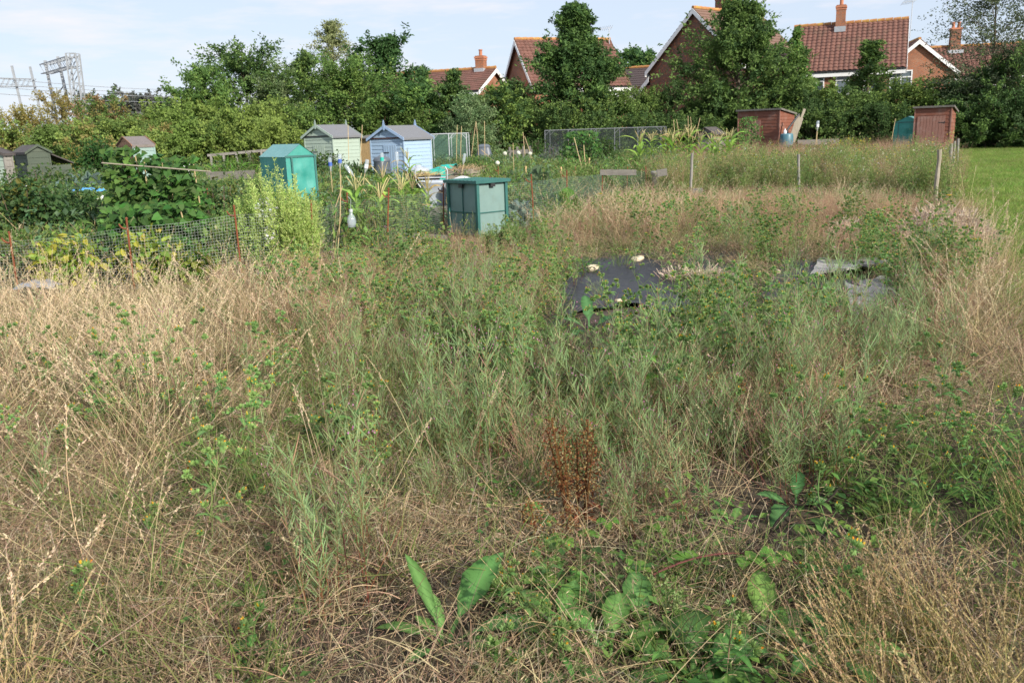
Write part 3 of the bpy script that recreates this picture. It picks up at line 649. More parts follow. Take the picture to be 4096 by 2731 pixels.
for k, (y0, y1, off) in enumerate(((310, 352, 0), (345, 378, 2), (372, 398, 3), (330, 366, 5))):
    a, b_ = at(-60, y0, 64+off), at(1000, y1, 110+off*2); t = np.linspace(0, 1, 24)[:, None]
    P = a+(b_-a)*t; P[:, 2] -= .5*np.sin(np.pi*t[:, 0])
    mb = MB(); tube(mb, P, .022, 4)
    tag(mb.build('overhead_wire', M['gantry']), 'thin railway wire running from the gantry behind the trees', 'wire', 'railway overhead wires')
# ------------------------------------------------------------------ trees, bushes and hedges
def crown(H, Rd, prof, cols, nl, nt_, nf, LL, LW, t0=.15, el=(10, 55), r0=.10, lean=0, twl=.36, sprd=.075, droop=0., asp=1.0, stems=1, off=(0, 0, 0), lm=None, tm=None, tone_var=.22, up=.55, pct=98.8):
    """limbs, twigs and leaf sprays of one tree or shrub; adds leaves to lm and wood to tm"""
    nl = int(nl*1.35); LL, LW = LL*1.15, LW*1.15
    off, off0, lm0, tm0 = np.zeros(3), np.array(off, float), lm, tm; lm, tm = MB(), MB()
    t = t0+(.97-t0)*np.sort(rng.uniform(0, 1, nl))**1.25; az = np.arange(nl)*2.4+rng.uniform(-.5, .5, nl)
    e = np.radians(el[0]+(el[1]-el[0])*t+rng.uniform(-12, 12, nl))
    lx = rng.normal(0, .02*H, 2)
    trunk = lambda s: off+np.stack((lx[0]*np.sin(s*2.2)+lean*s*s*H, lx[1]*np.sin(s*2.0), s*H), -1)
    S = trunk(t)
    if stems > 1: S = S+np.stack((np.cos(az), np.sin(az), az*0), -1)*(Rd*.35*(1-t))[:, None]
    D = np.stack((np.cos(az)*np.cos(e), np.sin(az)*np.cos(e)*asp, np.sin(e)), -1)
    L = Rd*prof(t)*rng.uniform(.55, 1.18, nl)/np.maximum(np.cos(e), .8)
    bend = rng.uniform(.0, .25, nl)
    q = lambda i, s: S[i]+D[i]*(L[i]*s)[:, None]+np.array((0, 0, 1.))*((bend[i]-droop)*L[i]*s*s)[:, None]
    for i in range(nl):
        s = np.array((0, .5, 1.0)); tube(tm, q(np.full(3, i), s), [r0*.32*(1.05-t[i]), r0*.2*(1.05-t[i]), .008], 4, (.1, .08, .05), False)
    tube(tm, trunk(np.linspace(0, 1, 8)), np.linspace(r0, .012, 8), 7)
    # twigs
    ti = np.repeat(np.arange(nl), nt_); n = len(ti); s = rng.uniform(.22, 1.0, n)**.8
    T0 = q(ti, s); td = nz(D[ti]*.8+rv(n)*.75+np.array((0, 0, .18-droop*1.2))); tl = (L[ti]*twl+.07*Rd)*rng.uniform(.5, 1.15, n)
    na = max(6, nl//4)                                              # leader sprays at the top
    T0 = np.concatenate((T0, trunk(rng.uniform(.86, 1.0, na)))); td = np.concatenate((td, nz(rv(na)*.5+np.array((0, 0, .9))))); tl = np.concatenate((tl, rng.uniform(.08, .16, na)*Rd*1.2))
    n = len(T0); tc = np.array(cols)[rng.integers(0, len(cols), n)]*(1+rng.uniform(-tone_var, tone_var, (n, 1)))  # leaf colour varies at random from twig to twig
    k = np.repeat(np.arange(n), nf); m = len(k); u = rng.uniform(.05, 1.05, m)
    P = T0[k]+td[k]*(tl[k]*u)[:, None]+rng.normal(0, sprd, (m, 3))*np.array((1, 1, .7)); P[:, 2] -= droop*.5*tl[k]*u*u
    P[:, 2] = np.maximum(P[:, 2], .05)
    ld = nz(td[k]*.5+rv(m)*.9+np.array((0, 0, -.25-droop))); nn = nz(rv(m)*.9+np.array((0, 0, up)))
    leaves(lm, P, ld, nn, LL*rng.uniform(.65, 1.3, m), LW*rng.uniform(.7, 1.25, m), np.clip(1.85*tc[k]*(1+rng.uniform(-.15, .15, (m, 1))), 0, 1))
    sz = H/np.percentile(P[:, 2], pct); cx = P[:, :2].mean(0) if lean == 0 else np.zeros(2); sx = Rd/np.percentile(np.hypot(*(P[:, :2]-cx).T), 93)
    for src, dst in ((lm, lm0), (tm, tm0)):                         # fit the grown plant to its measured height and spread
        for v in src.v: v[:, :2] = (v[:, :2]-cx*(v[:, 2:]/H).clip(0, 1))*(sx if lean == 0 else 1); v[:, 2] *= sz; v += off0
        for a, b in ((src.q, dst.q), (src.t, dst.t)): b += [f+dst.n for f in a]
        dst.v += src.v; dst.c += src.c; dst.n += src.n
CONE = lambda t: np.where(t < .3, .85+.5*t, 1.0-(t-.3)*1.33)
OVAL = lambda t: np.sqrt(np.clip(1-((t-.42)/.62)**2, .02, 1))
DOME = lambda t: np.sqrt(np.clip(1-(t*.96)**2.2, .03, 1))
TALL = lambda t: np.clip(.75+.5*t-1.05*t**3, .12, 1)
DK, MID, LT = (.036, .070, .022), (.068, .115, .030), (.115, .165, .040)
OLV, OLV2, BRN = (.185, .155, .045), (.14, .13, .042), (.15, .10, .05)
GRY = (.125, .165, .075)
def tree(name, label, px, top, Y, wpx, prof, cols, nl=44, nt_=9, nf=26, LL=.16, LW=.09, cat='tree', group='trees along the allotment edge', **k):
    tp = at(px, top, Y); sl = math.hypot(tp[0], Y)
    r = root(name, label, cat, (tp[0], Y, 0), 0, group)
    lm, tm = MB(), MB(); H = tp[2]
    crown(H*.985, wpx/2/FPX*sl*.9, prof, cols, nl, nt_, nf, LL, LW, lm=lm, tm=tm, **({'pct': 99.7} if prof is TALL or prof is CONE else {}), **k)
    lm.build('crown', M['leaf'], r); tm.build('trunk', M['bark'], r); return r
tree('hawthorn_bush', 'olive hawthorn bush at the left edge, below the railway wires', 70, 425, 50, 330, DOME, [OLV, OLV2, OLV], 40, 9, 24, .13, .08, 'bush', t0=.05, r0=.14, stems=3, asp=1.4)
tree('hawthorn_bush', 'taller olive yellow hawthorn bush left of the gantry leg', 245, 368, 52, 330, DOME, [OLV, OLV2, (.14, .14, .04)], 44, 9, 24, .13, .08, 'bush', t0=.05, r0=.14, stems=3, asp=1.4)
tree('thorn_tree', 'brownish green thorn tree with bare leaning limbs behind the orange shed', 410, 385, 46, 260, OVAL, [OLV2, MID, BRN, MID], 34, 8, 24, .13, .08, t0=.2, r0=.16, stems=2)
tree('distant_tree', 'far dark round tree on the skyline right of the gantry', 395, 378, 125, 210, OVAL, [(.05, .065, .045)], 36, 8, 20, .45, .3, t0=.15, r0=.3)
tree('distant_tree', 'far grey purple tree on the skyline between the gantry and the leafy clump', 565, 378, 120, 190, OVAL, [(.06, .07, .06), (.075, .075, .07)], 36, 8, 20, .45, .3, t0=.15, r0=.3)
tree('distant_tree', 'smaller far tree beside the grey purple one, partly hidden by leafy clump', 668, 392, 95, 150, OVAL, [MID, (.05, .07, .04)], 36, 8, 20, .35, .22, t0=.15, r0=.25)
tree('leafy_tree', 'rounded green tree at the left end of the tall clump', 800, 270, 44, 260, OVAL, [MID, (.080, .130, .035), LT], 44, 9, 26, .14, .08, t0=.05, r0=.1)
tree('leafy_tree', 'broad tree behind the rounded one, bare twigs at its top', 965, 185, 49, 390, OVAL, [MID, DK, (.09, .14, .04)], 60, 10, 27, .15, .09, t0=.08, r0=.14)
tree('willow_tree', 'grey green bushy tree filling the gap left of the birch', 1085, 262, 47, 240, OVAL, [GRY, MID, (.075, .12, .045)], 46, 9, 26, .15, .06, t0=.08, r0=.12)
tree('cherry_tree', 'dark spiky tree just left of the pale birch', 1205, 205, 51, 220, TALL, [DK, DK, MID], 40, 8, 22, .20, .09, t0=.1, el=(20, 65), r0=.1, sprd=.07, twl=.5)
tree('birch_tree', 'pale thin birch rising above the clump with hanging twigs', 1322, 75, 54, 210, TALL, [(.16, .18, .085), (.12, .15, .065)], 60, 9, 17, .11, .06, t0=.3, el=(35, 60), r0=.12, droop=.35, twl=.42)
tree('leafy_tree', 'big bushy green tree under the birch, above the pale green shed', 1370, 230, 46.5, 400, OVAL, [MID, (.080, .130, .032), LT, MID], 70, 10, 27, .15, .085, t0=.05, r0=.15)
tree('cherry_tree', 'dark tiered tree with spreading branches left of the white turret', 1535, 132, 50, 330, TALL, [DK, (.04, .075, .024)], 42, 9, 23, .20, .09, t0=.25, el=(12, 62), r0=.13, sprd=.06, twl=.45)
tree('leafy_tree', 'green tree below the tiered one, behind the pale blue shed', 1650, 330, 46, 330, OVAL, [MID, DK, LT], 54, 9, 26, .15, .085, t0=.05, r0=.12)
tree('young_tree', 'slim young tree in front of the long low roof', 1812, 280, 46, 250, CONE, [MID, DK, (.05, .095, .03)], 40, 8, 22, .14, .08, t0=.05, r0=.07)
tree('willow_bush', 'grey green willow bush left of the dark bush by the gable', 1880, 385, 43.5, 230, OVAL, [GRY, (.075, .115, .05)], 40, 9, 24, .15, .045, 'bush', t0=.05, el=(30, 75), r0=.07, stems=2)
tree('young_tree', 'thin young tree in front of the orange roof left of the slim one', 1690, 268, 52, 130, CONE, [MID, LT], 34, 7, 18, .14, .08, t0=.1, r0=.06)
tree('leafy_bush', 'mid green bush hiding the gable end of the long low house', 1985, 345, 45, 210, OVAL, [MID, DK, LT], 40, 9, 24, .15, .085, 'bush', t0=.05, r0=.08)
tree('dark_bush', 'dark green bush in front of the first gable end', 2060, 335, 49, 210, OVAL, [DK, (.04, .072, .024)], 50, 9, 25, .15, .08, 'bush', t0=.05, r0=.1)
tree('conical_tree', 'tall conical dark green tree in front of the first red roof', 2300, 14, 50, 390, CONE, [DK, MID, (.048, .085, .025)], 130, 12, 28, .17, .085, t0=.03, el=(0, 52), r0=.17, twl=.3)
tree('leafy_tree', 'very broad tall green tree in front of the brown brick gable', 2970, 12, 49, 445, lambda t: np.where(t < .35, .9+.3*t, 1.0-(t-.35)*1.35), [MID, DK, (.080, .130, .036), MID], 130, 12, 28, .18, .09, t0=.04, el=(8, 60), r0=.18, twl=.33)
tree('young_tree', 'light green young tree at the left end of the broad red roof', 3190, 112, 50, 190, CONE, [LT, MID, (.06, .12, .03)], 44, 8, 22, .16, .085, t0=.05, el=(15, 62), r0=.08)
tree('dark_bush', 'dark slim tree top against the middle of the broad red roof', 3480, 160, 52, 160, TALL, [MID, DK, MID], 34, 8, 20, .15, .085, 'tree', t0=.05, el=(30, 75), r0=.09)
tree('leafy_tree', 'yellow green tree below the broad red roof, right of the wide shed', 3290, 335, 48.5, 210, OVAL, [LT, MID, MID], 48, 9, 25, .15, .085, t0=.05, r0=.1)
tree('leafy_tree', 'bright green leafy tree above the green cover of the tall shed', 3660, 325, 46.5, 300, OVAL, [MID, (.09, .15, .034), LT], 54, 10, 26, .15, .09, t0=.05, r0=.12)
tree('birch_tree', 'tall open birch with fine dark leaves at the right edge', 3985, -120, 45, 400, TALL, [(.045, .06, .035), (.065, .085, .045)], 80, 9, 17, .09, .06, t0=.22, el=(25, 60), r0=.12, droop=.25, twl=.45)
tree('distant_tree', 'rounded far wood edge between the conical tree and the brown gable', 2555, 195, 120, 260, OVAL, [MID, (.045, .085, .03)], 40, 8, 22, .4, .28, t0=.15, r0=.3, el=(0, 40))
def hedge(name, label, spots, cols, LL=.14, LW=.085, dens=1.0, cat='hedge'):
    """spots: (px, top px, Y, width px)"""
    x0 = np.mean([at(a, b, c)[0] for a, b, c, d in spots]); y0 = np.mean([c for a, b, c, d in spots])
    r = root(name, label, cat, (x0, y0, 0)); lm, tm = MB(), MB()
    for px, top, Y, wpx in spots:
        tp = at(px, top, Y); Rd = wpx/2/FPX*math.hypot(tp[0], Y)
        crown(tp[2], Rd, DOME, [cols[i] for i in rng.integers(0, len(cols), 3)], int(34*dens), 8, int(24*dens), LL, LW, t0=.03, el=(5, 70), r0=.06, stems=3, off=(tp[0]-x0, Y-y0, 0), lm=lm, tm=tm, up=.7, pct=96.5)
    lm.build('foliage', M['leaf'], r); tm.build('stem', M['bark'], r); return r
hedge('mixed_hedge', 'long dense green hedge running behind the fruit cage and brown sheds',
      [(1480, 430, 46, 260), (1640, 440, 45, 260), (1790, 450, 46, 260), (1930, 440, 47, 260), (2080, 420, 47, 260), (2230, 430, 46, 250), (2360, 410, 47, 240), (2480, 375, 48, 250), (2590, 372, 49, 220), (2690, 365, 49, 240), (2790, 420, 48, 240), (2900, 400, 48, 240),
       (3020, 390, 48, 240), (3130, 380, 48, 240), (3230, 370, 47.5, 250), (3350, 375, 48, 250), (3450, 385, 47, 240), (3560, 375, 46.5, 260), (3680, 380, 46, 260), (2400, 480, 45, 240), (2560, 470, 46, 240), (2700, 470, 46, 240), (2850, 480, 46, 240), (3250, 440, 46, 240), (3380, 440, 45.5, 240), (3520, 430, 45, 240)], [DK, MID, MID, (.085, .135, .034), DK])
hedge('dark_hedge', 'dark green hedge closing the end of the mown path behind the birch trunk',
      [(3810, 340, 45, 250), (3900, 300, 45, 280), (4010, 235, 44, 300), (4120, 200, 43, 300), (3860, 420, 43.5, 220), (3960, 400, 43, 240), (4070, 380, 42.5, 250), (4190, 360, 42, 250)], [DK, DK, (.035, .06, .022), MID])  # darker leaf palette than the mixed hedge
hedge('bramble_bank', 'light green bramble bank left of the pale green shed',
      [(700, 440, 41, 260), (800, 420, 43, 280), (910, 440, 42, 280), (1020, 430, 43, 280), (1130, 440, 42, 260), (1230, 450, 41, 240), (620, 450, 46, 260), (860, 500, 38.5, 260), (990, 495, 38.5, 260), (1110, 500, 38, 250), (740, 510, 38, 250)], [(.14, .19, .045), LT, (.10, .155, .035), MID], .13, .09, cat='bushes')  # paler leaf palette than the scrub
hedge('shrub_bank', 'mixed green scrub below the olive bushes behind the left hand sheds',
      [(180, 520, 38, 200), (255, 515, 40, 220), (340, 520, 37, 200), (60, 520, 40, 220), (470, 490, 43, 240), (560, 480, 45, 240), (640, 520, 39, 220), (560, 540, 36, 200), (-80, 500, 40, 240)], [MID, LT, OLV2, MID, (.080, .130, .035)], .13, .09, cat='bushes')
tree('leaning_limb', 'bare pale limb leaning left out of the scrub by the orange shed', 437, 455, 40, 70, DOME, [BRN], 6, 2, 2, .1, .05, 'branch', None, t0=.4, r0=.12, lean=-.5)
# ------------------------------------------------------------------ fence of rusty pins and wire mesh
PIN = [((38, 941), (75, 1175), 'rusty hooked fence pin at the left edge of the mesh'), ((507, 885), (538, 1160), 'rusty hooked fence pin in front of the yellowing potato plants'),
       ((937, 835), (968, 1109), 'rusty hooked fence pin left of the lime green weeds'), ((1245, 814), (1259, 1062), 'rusty hooked fence pin right of the lime green weeds'),
       ((1389, 783), (1393, 1000), 'rusty hooked fence pin beside the hanging bottle'), ((1555, 764), (1549, 1005), 'rusty hooked fence pin in front of the near sweetcorn'),
       ((1774, 745), (1774, 934), 'rusty hooked fence pin at the left corner of the green storage box'), ((1960, 717), (1958, 925), 'rusty hooked fence pin in front of the green storage box'),
       ((2125, 708), (2137, 915), 'rusty hooked fence pin right of the green storage box'), ((2267, 691), (2269, 859), 'rusty hooked fence pin in the middle of the green mesh'),
       ((2410, 684), (2407, 800), 'rusty hooked fence pin left of the grey timber bed'), ((2583, 672), (2585, 769), 'rusty hooked fence pin at the right end of the mesh')]
PIN2 = [((326, 807), (350, 1010), 'rusty hooked fence pin against the dark currant bushes'), ((828, 752), (845, 940), 'rusty hooked fence pin between the beans and lime weeds'),
        ((1993, 672), (1996, 790), 'rusty pin of the back row, above the storage box lid'), ((2302, 675), (2302, 774), 'rusty pin of the back row behind the green mesh'),
        ((2510, 675), (2507, 764), 'rusty pin of the back row by the timber boards')]
pinb = []
for (tx, ty), (bx, by), lab in PIN+PIN2:
    b = G(bx, by); t = at(tx, ty, b[1]); h = t[2]+.03; lx = t[0]-b[0]
    mb = MB(); rr = .011
    tube(mb, [(0, 0, -.1), (lx*.5, 0, h*.5), (lx, 0, h)], rr, 6)
    ball(mb, (lx, 0, h), .016, sub=0)
    sgn = -1; ang = np.linspace(0, math.pi*.95, 7)
    tube(mb, [(lx+sgn*(.0+.045*(1-math.cos(a_))), -.004, h-.10-.035*math.sin(a_)+.05*(a_/3)) for a_ in ang], rr*.85, 6)
    o = mb.build('fence_pin', M['rust']); o.location = (b[0], b[1], 0); tag(o, lab, 'fence post', 'rusty fence pins')
    pinb.append((b, t))
def meshnet(name, label, pts, z1, mat, cell=.05, th=.0022, sag=.02, z0=.02, group=None):
    """wire netting strung along pts (plan points), its top at z1[i]"""
    o0 = np.array((*pts[0][:2], 0)); mb = MB(); prev = 0
    for (a, b, za, zb) in zip(pts[:-1], pts[1:], z1[:-1], z1[1:]):
        a, b = np.array((*a[:2], 0)), np.array((*b[:2], 0)); L = np.linalg.norm(b-a); n = max(2, int(L/cell)); d = (b-a)/L; s = np.array((-d[1], d[0], 0))
        ts = np.arange(n)/n; wob = .004*np.sin(ts*9+a[0]*3)
        top = za+(zb-za)*ts-sag*np.sin(ts*math.pi)
        Bp = a+(b-a)*ts[:, None]+s*wob[:, None]-o0
        P = np.stack((Bp+np.array((0, 0, z0)), Bp+np.stack((0*ts, 0*ts, top), -1)), 1)
        for dd in (d, s): V = np.stack((P[:, 0]-dd*th/2, P[:, 0]+dd*th/2, P[:, 1]+dd*th/2, P[:, 1]-dd*th/2), 1).reshape(-1, 3); mb.add(V, np.arange(n)[:, None]*4+np.arange(4))
        m = int((max(za, zb)-z0)/cell); tt = np.linspace(0, 1, n+1); w2 = .004*np.sin(tt*9+a[0]*3)
        for k in range(m+1):
            z = z0+((za+(zb-za)*tt-sag*np.sin(tt*math.pi))-z0)*k/m
            Q = a+(b-a)*tt[:, None]+s*w2[:, None]-o0; Q[:, 2] = z
            e = np.array((0, 0, th/2))
            V = np.stack((Q-e, Q+e), 1).reshape(-1, 3); mb.add(V, np.arange(n)[:, None]*2+np.array([0, 2, 3, 1]))
    o = mb.build(name, mat); o.location = tuple(o0); return tag(o, label, 'fence netting', group)
fp = [G(-260, 1190)]+[p[0] for p in pinb[:12]]; fz = [.62]+[max(.35, p[1][2]-.07) for p in pinb[:12]]
meshnet('wire_mesh', 'grey wire mesh strung along the front row of rusty pins on the left', fp[:7], fz[:7], M['wire'], .034, .0016)
meshnet('wire_mesh', 'greenish wire mesh strung from the storage box to the timber bed', fp[6:], fz[6:], M['wire_far'], .036, .0020)
bp_ = [G(-200, 1060), pinb[12][0], G(600, 985), pinb[13][0]]; meshnet('wire_mesh', 'second line of wire mesh in front of the dark currant bushes', bp_, [.6, .58, .58, .56], M['wire'], .036, .0017)
# ------------------------------------------------------------------ wooden posts
POSTS = [((3758, 599), (3740, 812), .042, 'tall pale round post at the corner of the plot beside the mown path'), ((3194, 618), (3195, 770), .034, 'grey round post standing in the tall weeds below the wide shed'),
         ((2769, 613), (2762, 790), .034, 'grey round post at the back of the dry grass, right of the timber bed'), ((3806, 575), (3796, 730), .04, 'weathered post nearest the tall red brown shed'),
         ((3819, 565), (3812, 700), .035, 'middle of three posts at the corner of the tall shed'), ((3834, 555), (3826, 690), .035, 'rightmost of three posts at the corner of the tall shed'),
         ((179, 656), (205, 775), .05, 'thick square topped stake left of the bean row'), ((155, 620), (172, 712), .035, 'stake in front of the dark green shed'), ((243, 594), (271, 715), .05, 'tall stake right of the dark green shed'),
         ((309, 628), (316, 690), .04, 'short stake left of the orange shed'), ((370, 625), (376, 700), .035, 'left of two thin stakes under the orange shed'), ((397, 625), (404, 700), .035, 'right of two thin stakes under the orange shed'),
         ((14, 618), (33, 740), .03, 'thin leaning stake at the left edge'), ((38, 646), (50, 720), .03, 'short stake beside the thin leaning one at the left edge'),
         ((2064, 520), (2076, 620), .05, 'thick old post left of the fruit cage'), ((2094, 550), (2100, 625), .05, 'shorter old post beside the thick one left of the fruit cage'), ((1933, 660), (1930, 720), .05, 'grey wooden post behind the low conical lid'),
         ((2103, 665), (2105, 760), .03, 'pale yellow stake right of the storage box'), ((2243, 668), (2250, 780), .03, 'pale yellow stake behind the green mesh'), ((2357, 632), (2357, 720), .03, 'short yellow stake left of the timber boards'), ((2417, 625), (2420, 700), .028, 'thin yellow stake above the timber boards'),
         ((2263, 635), (2263, 720), .035, 'old grey stake behind the green mesh'), ((3367, 545), (3365, 600), .04, 'dark old post among the back weeds between the sheds'), ((2872, 555), (2920, 600), .04, 'short pale post left of the wide shed'), ((3294, 537), (3294, 592), .045, 'stubby post in front of the low grey bed wall')]
for (tx, ty), (bx, by), rd, lab in POSTS:
    b = G(bx, by); t = at(tx, ty, b[1]); mb = MB(); L = np.array((t[0]-b[0], 0, t[2])); n = 7
    pts = [L*k/(n-1)+np.array((rng.normal(0, rd*.1), rng.normal(0, rd*.1), 0)) for k in range(n)]
    tube(mb, pts, rd*rng.uniform(.85, 1.1, n), 9, cap=True)
    o = mb.build('wooden_post', M['newwood'] if 'yellow' in lab else (M['postwood'] if 'pale' in lab or 'left' in lab else M['greywood'])); o.location = (b[0], b[1], 0); tag(o, lab, 'post', 'wooden posts and stakes')
# ------------------------------------------------------------------ green fabric greenhouse
def fabric_house(label, o, th, w, d, h, hr, front=True):
    r = root('fabric_greenhouse', label, 'greenhouse', (o[0], o[1], 0), th, 'small fabric covered greenhouses')
    def sheet(mb, p00, p10, p11, p01, nu=10, nv=14, amp=.012, nrm=(0, -1, 0), fold=0):
        u, v = np.meshgrid(np.linspace(0, 1, nu), np.linspace(0, 1, nv)); u, v = u[..., None], v[..., None]
        P = np.array(p00)*(1-u)*(1-v)+np.array(p10)*u*(1-v)+np.array(p11)*u*v+np.array(p01)*(1-u)*v
        e = np.sin(np.pi*u)*np.sin(np.pi*v)
        P = P+np.array(nrm)*(amp*(np.sin(v*23+u*3)+np.sin(v*11-u*6+1)*1.2+.8*np.sin(u*14+v*4)))*np.minimum(1, e*3)+np.array(nrm)*fold*np.sin(u*30)*(e > 0)
        i, j = np.meshgrid(np.arange(nv-1), np.arange(nu-1), indexing='ij'); mb.add(P, (i*nu+j).reshape(-1, 1)+np.array([0, 1, nu+1, nu]))
    mb = MB(); x = w/2
    sheet(mb, (-x, d, 0), (-x, 0, 0), (-x, 0, h), (-x, d, h), nrm=(-1, 0, 0)); sheet(mb, (x, 0, 0), (x, d, 0), (x, d, h), (x, 0, h), nrm=(1, 0, 0)); sheet(mb, (x, d, 0), (-x, d, 0), (-x, d, h), (x, d, h), nrm=(0, 1, 0)); 
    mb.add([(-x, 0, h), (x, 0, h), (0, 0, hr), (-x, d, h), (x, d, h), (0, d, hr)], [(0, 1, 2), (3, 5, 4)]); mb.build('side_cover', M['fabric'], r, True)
    mb = MB(); sheet(mb, (-x-.01, -.015, h), (-x-.01, d+.01, h), (0, d+.01, hr+.008), (0, -.015, hr+.008), 8, 6, .004, (0, 0, 1)); sheet(mb, (x+.01, d+.01, h), (x+.01, -.015, h), (0, -.015, hr+.008), (0, d+.01, hr+.008), 8, 6, .004, (0, 0, 1)); mb.build('roof_cover', M['fabric_sunlit'], r, True)
    mb = MB(); sheet(mb, (-x*.62, -.03, .0), (x*.86, -.03, .0), (x*.86, -.022, h-.03), (-x*.62, -.022, h-.03), 10, 20, .01); mb.build('door_flap', M['fabric'], r, True)
    mb = MB(); sheet(mb, (-x, -.004, 0), (x, -.004, 0), (x, -.004, h), (-x, -.004, h), amp=.004); mb.build('front_cover', M['fabric'], r, True)
    mb = MB()
    for a in (-x*.64, x*.88): box(mb, (a, -.036, h*.5), (.03, .008, h))
    box(mb, (0, -.012, h+.005), (w+.02, .012, .04)); mb.build('zip_band', M['boxlid'], r)
    mb = MB()
    for a in (-x+.02, x-.02):
        for b in (.02, d-.02): tube(mb, [(a, b, 0), (a, b, h-.02)], .009, 6)
    mb.build('frame', M['white'], r); return r
o_, hr_, d_, hw_, he_ = gable_frame((1198, 578), 16.5, R(36), (1092, 585), (1262, 624))
fabric_house('green fabric greenhouse with a peaked top behind the lime green weeds', o_, R(36), hw_*2, d_, he_, hr_)
c_ = at(3622, 580, 41.5)
fabric_house('teal fabric greenhouse tucked against the left side of the tall shed', c_, R(-37), 1.15, 1.0, 1.45, 1.72)
# ------------------------------------------------------------------ green storage box
c_ = G(1916, 953); th = R(-50)
r = root('storage_box', 'green plastic garden storage box with dark sloping lid behind the mesh', 'storage box', (c_[0], c_[1], 0), th)
# origin: the near vertical corner; the left face runs to -x, the right face runs to +y
h0 = at(1922, 735, c_[1])[2]; wl = -solve(lambda x: proj(loc2w(c_, th, (x[0], 0, .5)))[0]-1797, [-.6])[0]; wr = solve(lambda x: proj(loc2w(c_, th, (0, x[0], .5)))[0]-2024, [.6])[0]
mb = MB(); box(mb, (-wl/2, wr/2, h0/2), (wl-.02, wr-.02, h0-.02)); mb.build('box_body', M['boxgreen'], r)
mb = MB()
for x, y in ((0, 0), (-wl, 0), (0, wr), (-wl, wr)): box(mb, (x, y, h0/2), (.05, .05, h0))
for z in (.03, h0*.46): box(mb, (-wl/2, -.002, z), (wl, .012, .014)); box(mb, (.002, wr/2, z), (.012, wr, .014))
box(mb, (-wl/2, -.004, h0*.5), (.014, .012, h0)); mb.build('corner_frame', M['boxlid'], r)
mb = MB(); o_ = .06; slab(mb, [(-wl-o_, -o_, h0+.0), (o_, -o_, h0+.0), (o_, wr+o_, h0-.0), (-wl-o_, wr+o_, h0-.0)], (0, 0, .045)); 
for k in range(9): beam(mb, (-wl-.02+(wl+.04)*k/8, -o_+.01, h0+.047), (-wl-.02+(wl+.04)*k/8, wr+o_-.01, h0+.047), .012, .014)
L_ = mb.build('lid', M['boxlid'], r)
mb = MB(); box(mb, (.03, wr*.5, h0-.03), (.03, .09, .06)); box(mb, (-wl*.5, -.03, h0-.04), (.09, .03, .06)); mb.build('latch', M['black'], L_)
# ------------------------------------------------------------------ bins and tubs
def bin_(name, label, px, py, Y, prof, mat, cat, sq=0, k=22, group='bins and compost bins'):
    p = at(px, py, Y); r = root(name, label, cat, (p[0], p[1], 0), 0, group); mb = MB(); lathe(mb, prof, k, sq=sq); mb.build('bin_body', mat, r, True); return r
r = bin_('compost_bin', 'dark slate domed compost bin in front of the pale blue shed', 1531, 700, 26, [(.30, 0), (.27, .45), (.24, .86), (.25, .88)], M['slate'], 'compost bin')
mb = MB(); lathe(mb, [(.26, .88), (.26, .92), (.22, .99), (.10, 1.03), (.06, 1.06), (0, 1.06)], 22); mb.build('lid', M['slate'], r, True)
r = bin_('compost_bin', 'grey compost bin with wide flat lid and knob right of the blue shed door', 1675, 700, 24.5, [(.36, 0), (.33, .3), (.29, .60)], M['midgrey'], 'compost bin')
mb = MB(); lathe(mb, [(.31, .60), (.32, .64), (.30, .68), (.16, .73), (.09, .74), (.09, .78), (0, .79)], 22); mb.build('lid', M['greybin'], r, True)
r = bin_('plastic_tub', 'black open tub heaped with straw standing above the grey bin', 1708, 700, 20.5, [(.26, 0), (.29, .5), (.30, .60), (.33, .61), (.33, .68), (.29, .68), (.28, .60)], M['black'], 'tub')
mb = MB(); P = blades(260, .27, .08, .2, 1.5, 1.2, .8, 3, c=(0, 0, .62)); ribbons(mb, P, .008, jit((.5, .38, .2), 260)); mb.build('straw_fill', M['straw'], r)
r = bin_('water_tank', 'pale grey square tank with metal handles behind the sweetcorn', 1738, 826, 18.6, [(.25, 0), (.27, .30), (.285, .58), (.31, .60), (.31, .64), (.27, .64), (.26, .5)], M['greybin'], 'tank', .75)
mb = MB()
for s in (-1, 1): tube(mb, [(s*.24, -.32, .52), (s*.33, -.34, .66), (s*.34, -.36, .86), (s*.30, -.36, .94)], .013, 8)
tube(mb, [(-.30, -.35, .72), (.30, -.35, .72)], .013, 8); mb.build('handle', M['steel'], r, True)
r = bin_('compost_bin', 'low bin with pale conical lid just behind the storage box', 1850, 715, 18, [(.24, 0), (.25, .62)], M['greybin'], 'bin')
mb = MB(); lathe(mb, [(.26, .62), (.27, .65), (.17, .71), (.05, .745), (0, .75)], 24); mb.build('lid', M['white'], r, True)
r = bin_('compost_bin', 'black pyramid shaped compost bin far back near the thick old post', 1937, 615, 38, [(.42, 0), (.34, .7), (.26, 1.0)], M['slate'], 'compost bin', .8)
mb = MB(); lathe(mb, [(.28, 1.0), (.28, 1.04), (.2, 1.12), (0, 1.14)], 20, sq=.8); mb.build('lid', M['slate'], r)
r = bin_('water_butt', 'blue green water butt against the right side of the wide shed', 3145, 585, 42.0, [(.27, 0), (.31, .35), (.32, .7), (.30, 1.05), (.28, 1.10), (.1, 1.12), (0, 1.12)], M['butt'], 'water butt')
mb = MB(); tube(mb, [(.05, .0, 1.1), (.05, .1, 1.28), (.75, .6, 2.0)], .05, 8); mb.build('downpipe', M['black'], r)
